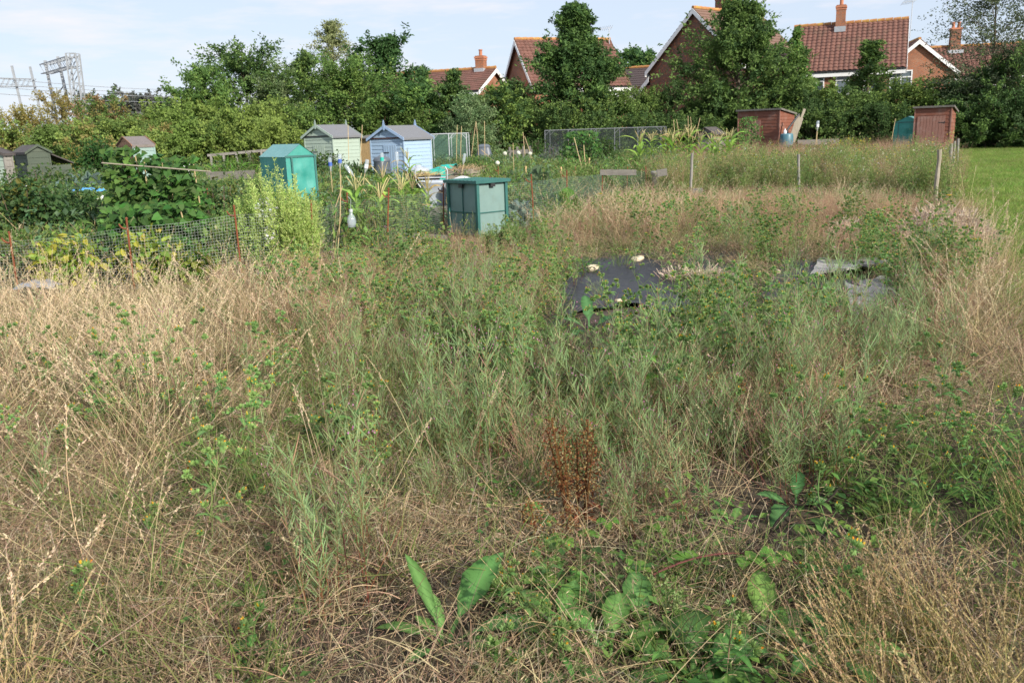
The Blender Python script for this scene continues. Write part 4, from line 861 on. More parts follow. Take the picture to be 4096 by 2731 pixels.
mb = MB(); lathe(mb, [(.07, 1.11), (.08, 1.2), (.05, 1.27), (.025, 1.3), (.025, 1.34), (0, 1.34)], 10); o = mb.build('plastic_jug', M['white'], None, True); p = at(3145, 585, 42.0); o.location = (p[0]-.12, p[1]-.1, 0); tag(o, 'white jug standing on top of the blue green water butt', 'jug')
r = bin_('plastic_tub', 'black tub beside the white plastic chair near the orange shed', 680, 668, 28, [(.30, 0), (.36, .36), (.38, .37), (.33, .37), (.3, .2)], M['black'], 'tub')
# white chair
p = at(735, 690, 29); r = root('garden_chair', 'white plastic garden chair half hidden among plants right of the bean row', 'chair', (p[0], p[1], 0), R(25))
mb = MB(); box(mb, (0, 0, .42), (.46, .44, .03)); mb.build('seat', M['white'], r)
mb = MB()
for k in range(5): box(mb, (-.18+.09*k, .24, .66), (.05, .02, .44), rx=-.15)
box(mb, (0, .275, .87), (.48, .03, .10), rx=-.15); mb.build('backrest', M['white'], r)
for sx in (-1, 1):
    for sy in (-1, 1): mb = MB(); beam(mb, (sx*.20, sy*.19, .42), (sx*.25, sy*.23, 0), .045); mb.build('leg', M['white'], r)
    mb = MB(); beam(mb, (sx*.25, -.2, .64), (sx*.25, .24, .66), .05, .03); beam(mb, (sx*.25, -.2, .64), (sx*.25, -.2, .42), .04); mb.build('armrest', M['white'], r)
# crates, planks, tarpaulin, raised beds
p = at(1852, 700, 23.5); r = root('wooden_crate', 'rough wooden compost crate filled with straw behind the storage box', 'crate', (p[0], p[1], 0), R(-20))
mb = MB()
for z in (.10, .28, .46, .62):
    for y in (-.3, .3): box(mb, (0, y, z), (.76, .025, .13))
    for x in (-.37, .37): box(mb, (x, 0, z), (.025, .58, .13))
mb.build('crate_slat', M['postwood'], r); mb = MB(); P = blades(400, .33, .1, .25, 1.6, 1.2, .8, 3, c=(0, 0, .58)); ribbons(mb, P, .01, jit((.36, .26, .15), 400)); mb.build('straw_fill', M['straw'], r)
def plank(label, a, b, Y, h, t=.05, mat='greywoodx', name='timber_plank', cat='plank', Y2=None, group='grey timber planks'):
    p, q = at(*a, Y), at(*b, Y2 or Y); o0 = np.array((p[0], p[1], 0)); mb = MB()
    n = 6; L = q-p
    for k in range(n): beam(mb, (p-o0)+L*k/n, (p-o0)+L*(k+1)/n, t*rng.uniform(.9, 1.1), h*rng.uniform(.93, 1.05))
    o = mb.build(name, M[mat]); o.location = tuple(o0); return tag(o, label, cat, group)
plank('long grey raised bed plank between the bean row and the fabric greenhouse', (826, 705), (1020, 698), 24, .22)
plank('grey timber bed side behind the right end of the green mesh', (2400, 690), (2545, 690), 20, .13)
plank('short pale plank sticking out right of the stump', (2628, 694), (2668, 688), 19.5, .16)
plank('low plank half buried in weeds by the back post', (2770, 765), (2810, 762), 18, .10)
plank('grey plank edging the bed behind the near sweetcorn', (1700, 850), (1800, 838), 16.2, .16)
plank('pale board lying at the foot of the dry grass by the lime weeds', (1030, 1090), (1170, 1100), 9.7, .07)
plank('low plank edging in front of the storage box', (1620, 945), (1790, 955), 13, .10)
plank('dark bed wall behind the tall weeds, right of the water butt', (3190, 572), (3355, 566), 41, .26)
plank('pale bed edge between the wide shed and tall sweetcorn', (2830, 575), (2925, 570), 40, .25)
for k, (a, b, lab) in enumerate((((3165, 568), (3200, 470), 'wide pale board leaning on the wide shed'), ((3170, 560), (3192, 462), 'narrow board leaning behind the wide one at the shed'), ((3178, 545), (3219, 436), 'long thin batten leaning on the wide shed'))):
    plank(lab, a, b, 42.6+.15*k, (.36, .2, .12)[k], .03, 'postwood', 'leaning_board', 'board', group='boards leaning on the wide shed')
mb = MB(); lathe(mb, [(.10, 0), (.09, .2), (.10, .40), (.13, .44), (.12, .50), (0, .50)], 10); o = mb.build('tree_stump', M['oldboard'], None, True); p = G(2622, 762); o.location = (p[0], p[1], 0); tag(o, 'pale forked stump at the right end of the mesh', 'stump')
p = at(1770, 680, 30); r = root('netting_tunnel', 'bright turquoise netting tunnel right of the pale blue shed', 'tunnel', (p[0], p[1], 0), R(70))
mb = MB(); a_ = np.linspace(0, math.pi, 12); ys = np.linspace(-.5, .5, 12); V = [(math.cos(t)*.38*(1+.05*math.sin(y*9)), y, math.sin(t)*(.60-.30*max(0, y+.1))) for y in ys for t in a_]
mb.add(V, [(i*12+j, i*12+j+1, i*12+13+j, i*12+12+j) for i in range(11) for j in range(11)]); mb.build('net_cover', M['turq'], r, True)
for y in (-.5, 0, .5): mb = MB(); tube(mb, [(math.cos(t)*.39, y, math.sin(t)*(.61-.30*max(0, y+.1))) for t in a_], .012, 5); mb.build('hoop', M['fabric'], r)
def cloth(name, label, px, py, Y, sx, sy, mat, cat, hgt_=.25, rz=0):
    p = at(px, py, Y); n = 14; u, v = np.meshgrid(np.linspace(-1, 1, n), np.linspace(-1, 1, n)); f = rng.uniform(0, 6, 4)
    z = hgt_*np.clip(1-(abs(u)**3+abs(v)**3)*.7, 0, 1)*(1+.25*np.sin(u*6+f[0])*np.sin(v*5+f[1]))+.18*hgt_*np.sin(u*7+v*5+f[2])+.03
    V = np.stack((u*sx/2*(1+.1*np.sin(v*4+f[3])), v*sy/2, z), -1).reshape(-1, 3); i, j = np.meshgrid(np.arange(n-1), np.arange(n-1), indexing='ij')
    o = MB().add(V, (i*n+j).reshape(-1, 1)+np.array([0, 1, n+1, n])).build(name, M[mat], None, True); o.location = (p[0], p[1], max(0, p[2]-hgt_)); o.rotation_euler = (0, 0, rz); return tag(o, label, cat)
cloth('tarpaulin', 'bright blue tarpaulin sheet behind the currant bushes', 340, 758, 19, .50, .4, 'tarp', 'tarpaulin', .05)
cloth('tarpaulin', 'small scrap of blue tarpaulin by the bean canes', 402, 762, 18.5, .18, .3, 'tarp', 'tarpaulin', .05)
cloth('plastic_sack', 'white crumpled sack behind the currant bushes', 400, 790, 17.5, .30, .3, 'white', 'sack', .10)
cloth('plastic_sack', 'white sack lying among weeds at the far left', 90, 742, 22, .34, .3, 'white', 'sack', .10)
cloth('plastic_sheet', 'grey plastic sheet showing through the mesh below the potato plants', 150, 1135, 9.0, .40, .3, 'midgrey', 'sheet', .06)
# ------------------------------------------------------------------ fruit cages
def cage(label, corners, Y, Y2, z, posts, mat='cagegrey', net='net'):
    a, b = at(corners[0], 520, Y), at(corners[1], 520, Y); a2, b2 = at(corners[0]+corners[2], 520, Y2), at(corners[1]+corners[2], 520, Y2)
    o0 = np.array((a[0], a[1], 0)); r = root('fruit_cage', label, 'fruit cage', o0, 0, 'netted fruit cages')
    P = [np.array((*p[:2], 0))-o0 for p in (a, b, b2, a2)]; Z = np.array((0, 0, z))
    mb = MB()
    for i in range(4): tube(mb, [P[i]+Z, P[(i+1) % 4]+Z], .019, 6)
    for f in np.linspace(0, 1, posts)[1:-1]: tube(mb, [P[0]*(1-f)+P[1]*f+Z, P[3]*(1-f)+P[2]*f+Z], .022, 6)
    mb.build('top_rail', M[mat], r)
    for f in np.linspace(0, 1, posts):
        for q0, q1 in ((P[0], P[1]), (P[3], P[2])): q = q0*(1-f)+q1*f; mb = MB(); tube(mb, [q, q+Z], .019, 6); d = nz(q1-q0)*(1 if f < .99 else -1); tube(mb, [q+Z*.86, q+Z+d*.22], .012, 5); mb.build('post', M[mat], r)
    mb = MB()
    for i, j in ((0, 1), (1, 2), (3, 2), (0, 3)): mb.add([P[i], P[j], P[j]+Z*.99, P[i]+Z*.99], [(0, 1, 2, 3)])
    mb.build('side_net', M[net], r); return r
cage('long low fruit cage of grey tubes and dark netting in front of the hedge', (2179, 2644, 20), 38.5, 41, 1.62, 6)
cage('small pale framed cage with green net right of the pale blue shed', (1722, 1864, 10), 37, 39, 1.62, 3, 'steel', 'netg')
p, q = at(830, 622, 36), at(1110, 598, 36); o0 = np.array((p[0], p[1], 0)); r = root('rail_fence', 'low weathered rail fence left of the fabric greenhouse', 'fence', o0); mb = MB(); beam(mb, p-o0, q-o0, .06, .10); mb.build('rail', M['greywood'], r)
for f in np.linspace(.05, .95, 6): c_ = (p*(1-f)+q*f)-o0; mb = MB(); beam(mb, (c_[0], c_[1], 0), (c_[0], c_[1], c_[2]+.05), .08, .08); mb.build('post', M['greywood'], r)
# low crossing rails and planks left of the cage
p, q = at(2030, 610, 34), at(2130, 605, 34); o0 = np.array((p[0], p[1], 0)); r = root('rail_fence', 'short grey rail fence at the foot of the thick old posts', 'fence', o0); mb = MB(); beam(mb, p-o0, q-o0, .06, .16); mb.build('rail', M['greywoodx'], r)
for f in (.1, .4, .65, .9): c_ = (p*(1-f)+q*f)-o0; mb = MB(); box(mb, (c_[0], c_[1]-.04, c_[2]/2+.05), (.09, .03, c_[2]+.3)); mb.build('upright', M['greywoodx'], r)
# ------------------------------------------------------------------ canes
def canes(label, lst, name='bamboo_cane', group='bamboo canes'):
    for i, (a, b, Y, lab) in enumerate(lst):
        p, q = at(*a, Y), at(*b, Y); o0 = np.array((p[0], p[1], max(0, min(p[2], q[2])))); mb = MB(); tube(mb, [p-o0, (p+q)/2-o0+rng.normal(0, .01, 3), q-o0], .0075 if Y < 25 else .012, 6)
        o = mb.build(name, M['cane']); o.location = tuple(o0); tag(o, lab, 'cane', group)
canes('', [((1826, 650), (1829, 500), 34, 'upright cane left in the row behind the turquoise tunnel'), ((1842, 660), (1846, 505), 34, 'second upright cane in the row behind the turquoise tunnel'), ((1884, 640), (1904, 485), 35, 'cane leaning right among those by the yellow netting'),
           ((1916, 655), (1905, 490), 34.5, 'cane leaning left beside the black pyramid bin'), ((1940, 660), (1938, 485), 34, 'tall cane in front of the black pyramid bin'), ((1925, 600), (1990, 655), 33, 'cane slanting down right of the black pyramid bin'),
           ((2055, 780), (2052, 572), 24, 'tall pale cane right of the round white seed heads'), ((1310, 900), (1370, 745), 12.5, 'split cane leaning left of the hanging bottle'), ((1350, 1020), (1363, 700), 11.5, 'long cane standing left of the hanging bottle'),
           ((2105, 660), (2092, 530), 32, 'cane leaning left of the fruit cage'), ((2128, 640), (2098, 545), 31, 'second leaning cane left of the fruit cage'), ((2330, 680), (2296, 550), 25, 'left cane in front of the climbing beans'), ((2345, 685), (2335, 580), 25, 'right cane in front of the climbing beans'),
           ((2705, 580), (2694, 480), 38, 'left cane of the bare cane row by the grey hut'), ((2725, 575), (2706, 478), 38, 'second cane of the bare cane row by the grey hut'), ((2755, 570), (2752, 464), 38, 'third cane of the bare cane row by the grey hut'), ((2772, 570), (2762, 468), 38, 'fourth cane of the bare cane row by the grey hut'), ((2778, 560), (2800, 472), 38, 'right leaning cane of the bare cane row by the grey hut'),
           ((1440, 660), (1449, 500), 30, 'thin cane between the pale green shed and timber store'), ((1395, 640), (1392, 500), 29, 'thin cane in front of the pale green shed roof'), ((3567, 560), (3582, 475), 40, 'cane leaning beside the teal cover'),
           ((3268, 580), (3269, 530), 38, 'cane holding up the upturned bottle between the sheds')])
# ------------------------------------------------------------------ bottles on canes
BOT = [((1321, 660), 17, 0, True, 'clear upturned bottle on a cane left of the blue labelled one'), ((1358, 648), 16.5, .05, True, 'clear bottle with a blue label on a leaning cane'), ((1414, 680), 16, -.6, False, 'clear bottle tipped to the left on a cane'), ((1458, 668), 16.2, .25, True, 'clear bottle tipped slightly right over the carrots'),
       ((1527, 640), 17.5, .05, True, 'shiny bottle with turquoise label before the dark compost bin'), ((1588, 636), 17.5, 0, False, 'bottle with a dark cap before the pale blue shed'), ((1852, 638), 21, .2, False, 'clear bottle above the straw filled crate'), ((3269, 512), 38, .05, True, 'pale bottle with yellow bottom on a cane between the sheds')]
for (px, py), Y, tl, lab_on, lab in BOT:
    p = at(px, py, Y); h = .26; s = 1 if Y < 30 else 1.6; r = root('plastic_bottle', lab, 'bottle', (p[0], p[1], p[2]-.12), 0, 'plastic bottles set upside down on canes'); r.rotation_euler = (0, tl, 0); r.scale = (s, s, s)
    mb = MB(); lathe(mb, [(.013, 0), (.014, .03), (.036, .085), (.038, .12), (.035, .15), (.038, .18), (.038, .24), (.030, .262), (0, .255)], 14); mb.build('bottle_body', M['bottle'], r, True)
    if lab_on: mb = MB(); lathe(mb, [(.0388, .10), (.0388, .17)], 14); mb.build('bottle_label', M['bluelab'] if 'blue' in lab else (M['turq'] if 'turq' in lab else M['white']), r, True)
    mb = MB(); tube(mb, [(0, 0, -.7), (0, 0, .1)], .008, 6); mb.build('support_cane', M['cane'], r)
p = at(1406, 878, 11.4); r = root('hanging_bottle', 'clear bulb shaped bottle hanging from the mesh beside a rusty pin', 'bottle', p); mb = MB(); lathe(mb, [(0, -.11), (.05, -.10), (.062, -.03), (.05, .03), (.022, .075), (.022, .12)], 16); mb.build('bottle_body', M['bottle'], r, True)
mb = MB(); lathe(mb, [(.026, .10), (.026, .135), (0, .136)], 14); mb.build('cap', M['steel'], r); mb = MB(); tube(mb, [(0, 0, .13), (.01, 0, .26), (-.03, .02, .30)], .004, 5); mb.build('string', M['wire'], r)
# ------------------------------------------------------------------ allotment plants
def rise(px, py, Y): return at(px, py, Y)
def leafcloud(mb, n, c, rad, L, W, cols, up=.6, shell=.35, flat=0):
    """n leaves through an ellipsoid rad about c"""
    d = rv(n); q = d*(shell+(1-shell)*rng.uniform(0, 1, (n, 1))**.6)*np.array(rad)+np.array(c); q[:, 2] = np.maximum(q[:, 2], .02)
    ld = nz(d*.6+rv(n)*.8+np.array((0, 0, -.25))); leaves(mb, q, ld, nz(rv(n)*.7+d*.5+np.array((0, 0, up))), L*rng.uniform(.6, 1.3, n), W*rng.uniform(.7, 1.2, n), jit(np.array(cols)[rng.integers(0, len(cols), n)], n, .18), oval=True)
def plant(name, label, cat, base, group=None): return root(name, label, cat, (base[0], base[1], 0), 0, group)
# climbing beans on canes
def bean(label, px, top, Y, wpx, n, xs=(0,), group='climbing beans'):
    b = at(px, top, Y); r = plant('climbing_bean', label, 'bean plant', b, group); w_ = wpx/FPX*Y; H = b[2]; lm = MB(); sm = MB()
    for c_ in np.linspace(-w_/3, w_/3, max(1, int(w_/.22))): tube(sm, [(c_, rng.normal(0, .05), 0), (c_*.7, 0, H*.95)], .008, 5, (.45, .34, .18))
    k = n; z = H*rng.uniform(.02, 1.02, k); x = rng.uniform(-.5, .5, k)*w_*(.55+.45*rng.uniform(0, 1, k))*np.where(z > H*.8, .7, 1); y = rng.normal(0, .09+w_*.12, k)
    P = np.stack((x, y, z), -1); d = nz(np.stack((rng.normal(0, .7, k), rng.normal(-.6, .6, k), rng.uniform(-1, -.1, k)), -1)); nn = nz(rv(k)*.5+np.array((0, -.6, .7)))
    s = nz(np.cross(d, nn)); u = np.cross(s, d); L = rng.uniform(.06, .115, k)[:, None]; W = L*rng.uniform(.8, 1.0, (k, 1))
    V = np.stack((P, P+s*W*.5-d*L*.02, P+s*W*.42+d*L*.45+u*L*.06, P+d*L, P-s*W*.42+d*L*.45+u*L*.06, P-s*W*.5-d*L*.02), 1).reshape(-1, 3)
    C = np.repeat(jit((.075, .155, .035), k, .45), 6, 0); i6 = np.arange(k)[:, None]*6
    lm.add(V, i6+np.array([0, 1, 2, 3]), C); lm.add(V, i6+np.array([0, 3, 4, 5]), C)
    lm.build('foliage', M['leaf'], r); sm.build('cane', M['cane'], r); return r
bean('left column of climbing beans with big leaves, reaching above the crossbar pole', 492, 600, 11.2, 190, 900)
bean('middle column of climbing beans thinly covering a pale cane', 610, 625, 11.2, 150, 380)
bean('right column of climbing beans with a bare cane at its foot', 725, 632, 11.2, 190, 720)
bean('low sprawling mass of bean leaves at the foot of the bean row', 610, 815, 10.6, 450, 1500)
bean('dense dome of climbing beans in front of the fruit cage', 2325, 528, 29, 200, 1500)
bean('climber scrambling up the front of the wide red brown shed', 2995, 470, 42.2, 110, 900)
p, q = at(405, 652, 10.9), at(845, 687, 10.9); mb = MB(); o0 = np.array((p[0], p[1], p[2])); tube(mb, [p-o0, q-o0], .0085, 8); o = mb.build('crossbar_pole', M['postwood']); o.location = tuple(o0); tag(o, 'pale pole laid across the bean row', 'pole')
def bush(name, label, cat, px, top, Y, wpx, n, cols, L, W, group=None, asp=1.0, dome=.9, stem=True):
    b = at(px, top, Y); r = plant(name, label, cat, b, group); w_ = wpx/FPX*Y/2; H = b[2]; lm = MB()
    for _ in range(7): c_ = rng.normal(0, .35, 2)*w_; leafcloud(lm, n//7, (c_[0], c_[1]*asp, H*rng.uniform(.35, .62)), (w_*.62, w_*.62*asp, H*.40), L, W, cols)
    lm.build('foliage', M['leaf'], r)
    sm = MB(); 
    for _ in range(9): a_ = rng.normal(0, .4, 2)*w_; tube(sm, [(a_[0]*.3, a_[1]*.3, 0), (a_[0], a_[1], H*.85)], [.010, .004], 5)
    sm.build('stem', M['bark'], r); return r
cur = [(.045, .095, .03), (.06, .115, .035), (.075, .13, .04)]
bush('currant_bush', 'dark currant bush at the far left behind the mesh', 'bush', 60, 710, 12.6, 340, 1800, cur+[(.14, .15, .03)], .07, .065, 'currant bushes')
bush('currant_bush', 'dark currant bush in the middle behind the mesh', 'bush', 240, 720, 12.9, 340, 1700, cur, .07, .065, 'currant bushes')
bush('currant_bush', 'dark currant bush right beside the bean row', 'bush', 395, 780, 12.6, 220, 1000, cur, .07, .065, 'currant bushes')
bush('currant_bush', 'currant bush with white flowers between beans and lime green weeds', 'bush', 850, 700, 13.0, 220, 1100, cur+[(.12, .14, .03)], .06, .05, 'currant bushes')
pot = [(.26, .34, .06), (.34, .37, .055), (.18, .29, .055), (.42, .37, .06)]
bush('potato_plant', 'yellowing potato plants left of the middle fence pin', 'plant', 265, 935, 9.7, 340, 620, pot, .10, .075, 'yellowing potato plants')
bush('potato_plant', 'yellowing potato plants behind the middle fence pin', 'plant', 520, 905, 9.9, 340, 620, pot, .10, .075, 'yellowing potato plants')
bush('potato_plant', 'greener potato plants at the foot of the beans by the mesh', 'plant', 700, 985, 9.9, 260, 380, [(.10, .20, .03), (.07, .16, .03), (.16, .22, .035)], .10, .07, 'yellowing potato plants')
rasp = [(.05, .11, .025), (.07, .14, .03), (.045, .09, .022)]
bush('raspberry_canes', 'raspberry canes in front of the pale green shed', 'bush', 1310, 590, 27.5, 190, 900, rasp, .10, .07)
bush('raspberry_canes', 'leafy canes between the two pale sheds', 'bush', 1430, 640, 26, 130, 600, rasp, .10, .07)
bush('carrot_bed', 'feathery green bed behind the mesh left of the sweetcorn', 'plants', 1400, 745, 14.5, 300, 1500, [(.05, .12, .025), (.075, .15, .03)], .05, .022)
bush('carrot_bed', 'feathery green bed below the pale blue shed', 'plants', 1570, 720, 17.5, 260, 1300, [(.06, .12, .025), (.09, .15, .03)], .05, .022)
bush('marrow_plant', 'grey green marrow with large leaves right of the storage box', 'plant', 2090, 690, 20, 150, 120, [(.09, .15, .08), (.11, .17, .09)], .26, .26)
bush('marrow_plant', 'marrow plant with broad green leaves behind the green mesh', 'plant', 2245, 770, 16.6, 130, 60, [(.09, .19, .035), (.11, .2, .04)], .24, .24)
bush('cabbage_bed', 'blue grey cabbages just right of the storage box', 'plants', 2065, 818, 15.2, 130, 150, [(.17, .24, .20), (.20, .27, .23)], .18, .13)
bush('cabbage_bed', 'blue grey cabbages behind netting left of the bean row', 'plants', 330, 700, 23, 220, 260, [(.13, .20, .17), (.16, .23, .20)], .22, .16)
bush('tomato_plants', 'dark feathery plants right of the climbing bean dome', 'plants', 2415, 545, 31, 150, 1400, [(.04, .09, .022), (.055, .11, .026)], .09, .05)
bush('hop_bush', 'rounded dark bush left of the climbing beans by the old posts', 'bush', 2140, 540, 35, 110, 900, rasp, .11, .08)
bush('lavender_clump', 'greyish purple lavender clump in front of the fruit cage', 'plants', 2210, 570, 33, 110, 900, [(.17, .16, .20), (.12, .14, .12)], .14, .02)
bush('ivy_bush', 'dense dark green bush in front of the orange shed and stakes', 'bush', 370, 545, 31, 190, 1500, [(.035, .085, .022), (.05, .11, .026)], .12, .085)
bush('leek_bed', 'bright yellow green leaf blades by the grey plank', 'plants', 910, 620, 28, 150, 220, [(.16, .28, .04), (.12, .23, .04)], .34, .05)
bush('nettle_patch', 'rough green weeds in front of the dark green shed', 'plants', 140, 645, 23, 460, 1400, rasp+[(.14, .18, .06)], .10, .06)
bush('heather_clump', 'dull purple clump behind the grey raised bed plank', 'plants', 975, 668, 26, 150, 700, [(.14, .085, .13), (.12, .09, .06)], .07, .03)
bush('nettle_patch', 'mixed green weeds behind the leaf blades and rail fence', 'plants', 1000, 600, 31, 260, 1200, rasp+[(.10, .15, .04)], .11, .06)
bush('goldenrod_clump', 'yellow flowered clump in front of the low dark bed wall', 'plants', 3400, 545, 37, 130, 900, [(.10, .16, .03), (.36, .34, .03), (.07, .13, .03)], .10, .05)
bush('dark_weeds', 'dark leaved plants in front of the blue green water butt', 'plants', 3190, 572, 39, 110, 600, rasp, .11, .08)
def fuzzy(label, px, top, Y, wpx, nst, cols, seed=1.0, group='tall lime green weeds'):
    b = at(px, top, Y); r = plant('lime_weed' if 'lime' in label else 'goosefoot', label, 'weed', b, group); H = b[2]; w_ = wpx/FPX*Y/2; lm, sm = MB(), MB()
    for k in range(nst):
        a_ = rng.uniform(0, 6.28); rr = w_*math.sqrt(rng.uniform(0, 1)); h = H*(1-.3*(rr/w_)**2)*rng.uniform(.68, 1.03); bx, by = math.cos(a_)*rr*.55, math.sin(a_)*rr*.55; tx, ty = math.cos(a_)*rr, math.sin(a_)*rr
        tube(sm, [(bx, by, 0), ((bx+tx)/2, (by+ty)/2, h*.55), (tx, ty, h)], [.006, .004, .0015], 4, cols[0])
        n = 170; t = rng.uniform(.08, 1, n); P = np.stack((bx+(tx-bx)*t, by+(ty-by)*t, h*t), -1)
        az = rng.uniform(0, 6.28, n); e = rng.uniform(.3, 1.1, n); d = np.stack((np.cos(az)*np.cos(e), np.sin(az)*np.cos(e), np.sin(e)), -1); LL = np.where(t > .6, .028, .052)*rng.uniform(.6, 1.4, n)
        ln = rng.uniform(.02, .11, n)*(1.1-t); P = P+d*ln[:, None]
        leaves(lm, P, nz(d+rv(n)*.4), nz(rv(n)+np.array((0, 0, .5))), LL, LL*np.where(t > .6, .42, .38), jit(np.array(cols)[rng.integers(0, len(cols), n)], n, .2))
    lm.build('foliage', M['leaf'], r); sm.build('stem', M['plant'], r); return r
lime = [(.42, .55, .17), (.49, .60, .22), (.33, .49, .12)]
fuzzy('tall lime green weed left of the fabric greenhouse, the broadest of the clump', 1085, 645, 10.9, 290, 80, lime)
fuzzy('lime green weed in front of the fabric greenhouse', 1185, 700, 10.8, 200, 44, lime)
fuzzy('leafy lime weed in front of the white phlox', 1010, 705, 10.75, 170, 34, lime)
fuzzy('slender pale lime weed standing left of the clump', 930, 750, 10.9, 150, 24, [(.20, .32, .10), (.24, .35, .11)])
fuzzy('narrow lime weed just right of the greenhouse door', 1250, 735, 12.0, 70, 9, lime)
fuzzy('pale green goosefoot standing in front of the right end of the storage box', 2010, 860, 10.8, 190, 34, [(.19, .28, .09), (.24, .32, .11), (.15, .24, .07)], group=None)
# white phlox
p = at(1055, 770, 10.65); r = plant('phlox_plant', 'white flowering phlox inside the lime green clump', 'plant', p); mb = MB(); leafcloud(mb, 140, (0, 0, .75), (.14, .1, .16), .035, .03, [(.78, .78, .80)]); leafcloud(mb, 40, (.04, -.1, .48), (.05, .05, .1), .035, .03, [(.78, .78, .80)]); mb.build('flower', M['leaf'], r); mb = MB(); leafcloud(mb, 160, (0, 0, .35), (.12, .1, .34), .07, .02, [(.06, .13, .03)]); mb.build('foliage', M['leaf'], r)
# sweetcorn
def corn(label, px, py, top, Y, s=1.0, dry=.15, group='near sweetcorn', tassel=True):
    b = at(px, py, Y); r = plant('sweetcorn', label, 'sweetcorn', b, group); H = at(px, top, Y)[2]; mb = MB(); tube(mb, [(0, 0, 0), (.01, 0, H*.5), (rng.normal(0, .03), 0, H*.92)], [.018*s, .014*s, .006], 6, (.22, .33, .09)); mb.build('stalk', M['plant'], r)
    mb = MB()
    for k in range(9):
        z = H*(.10+.78*k/9); c_ = (.42, .33, .14) if rng.uniform() < dry else jit((.27, .42, .085), 1, .25)[0]
        bigleaf(mb, (0, 0, z), k*math.pi+rng.normal(0, .5), rng.uniform(.5, .75)*s*min(1, H*.85), .12*s, c_, 9, 1.0, 1.15, wav=.25, rib=np.clip(np.array(c_)*1.35, 0, 1), prof=lambda t: np.clip(np.minimum(t*6+.35, 1.0)*(1-t**2.2), .02, 1))
    mb.build('blade_leaf', M['leaf'], r)
    if tassel:
        mb = MB(); n = 13; P = blades(n, .005, .18*s, .34*s, .7, .3, .1, 5, c=(0, 0, H*.86)); ribbons(mb, P, .012*s, jit((.46, .40, .20), n)); mb.build('tassel', M['straw'], r)
for a in (('tall near sweetcorn beside the hanging bottle', 1440, 980, 735, 12.6), ('near sweetcorn with drooping leaves behind the fence pin', 1530, 950, 765, 13.2), ('near sweetcorn left of the pale grey tank', 1615, 905, 730, 14.4), ('near sweetcorn directly before the pale grey tank', 1655, 880, 725, 15.2), ('near sweetcorn right of the pale grey tank, by the storage box', 1715, 870, 745, 15.5), ('dry tasselled sweetcorn over the feathery bed', 1540, 850, 690, 16.0), ('thin sweetcorn stalk before the blue shed side', 1640, 800, 610, 20.0)): corn(*a, s=1.0, dry=.12)
fc = [(2560, 545), (2605, 545), (2655, 555), (2668, 535), (2690, 548), (2720, 535), (2755, 530), (2800, 545), (2845, 555), (2868, 560), (2905, 550), (2920, 540)]
wh = ['leftmost of', 'second of', 'third of', 'fourth of', 'fifth of', 'sixth of', 'seventh of', 'eighth of', 'ninth of', 'tenth of', 'eleventh of', 'last of']
for (x, t_), w_ in zip(fc, wh): corn(w_+' the tasselled sweetcorn row running to the wide shed', x, 650, t_, 32+rng.uniform(-1, 1), 1.5, .1, 'far sweetcorn row')
for x, y in ((2020, 615), (2074, 612), (2120, 615), (1990, 652)):
    b = at(x, y, 23); r = plant('seed_head_allium', {2020: 'white globe seed head left of the tall pale cane', 2074: 'white globe seed head nearest the tall pale cane', 2120: 'white globe seed head right of the tall pale cane', 1990: 'lowest white globe seed head over the crate'}[x], 'flower', b, 'round white seed heads'); mb = MB(); tube(mb, [(.05, 0, 0), (0, 0, b[2])], .008, 5, (.2, .3, .1)); mb.build('stem', M['plant'], r); mb = MB(); ball(mb, (0, 0, b[2]), .055, (.62, .64, .52), 1, .1); mb.build('flower_head', M['straw'], r)
# ------------------------------------------------------------------ sheet, stones, boards, straw heap
def gz(p): return np.array((p[0], p[1], float(hgt(p[0], p[1]))))
def drape(label, quad, n=(26, 14), am=.014):
    q = [gz(G(*c)) for c in quad]; o0 = np.mean(q, 0); u, v = np.meshgrid(np.linspace(0, 1, n[0]), np.linspace(0, 1, n[1])); eu = .04*np.sin(v*9)+.03*np.sin(v*23); ev = .06*np.sin(u*7+1)+.03*np.sin(u*19)
    u2, v2 = (u+eu*(u-.5)*2)[..., None], (v+ev*(v-.5)*2)[..., None]
    P = q[0]*(1-u2)*(1-v2)+q[1]*u2*(1-v2)+q[2]*u2*v2+q[3]*(1-u2)*v2
    P[..., 2] = hgt(P[..., 0], P[..., 1])+.035+am*(np.sin(P[..., 0]*7+P[..., 1]*5)+np.sin(P[..., 0]*3-P[..., 1]*8+1)*.8+np.sin(P[..., 0]*17+P[..., 1]*13)*.35)*.6; P -= o0
    i, j = np.meshgrid(np.arange(n[1]-1), np.arange(n[0]-1), indexing='ij'); o = MB().add(P, (i*n[0]+j).reshape(-1, 1)+np.array([0, 1, n[0]+1, n[0]])).build('weed_membrane', M['membrane'], None, True); o.location = tuple(o0); return tag(o, label, 'ground sheet', 'black weed membrane sheets')
SHEETS = [((2190, 1290), (2780, 1260), (2700, 1008), (2290, 1015)), ((2700, 1130), (3020, 1140), (2930, 1020), (2730, 1030)), ((3060, 1190), (3420, 1180), (3360, 1050), (3090, 1065))]
for q, l in zip(SHEETS, ('large black weed membrane weighted down with pale stones', 'narrow strip of black membrane showing behind the grassy tuft', 'black membrane corner left of the rotten boards')): drape(l, q)
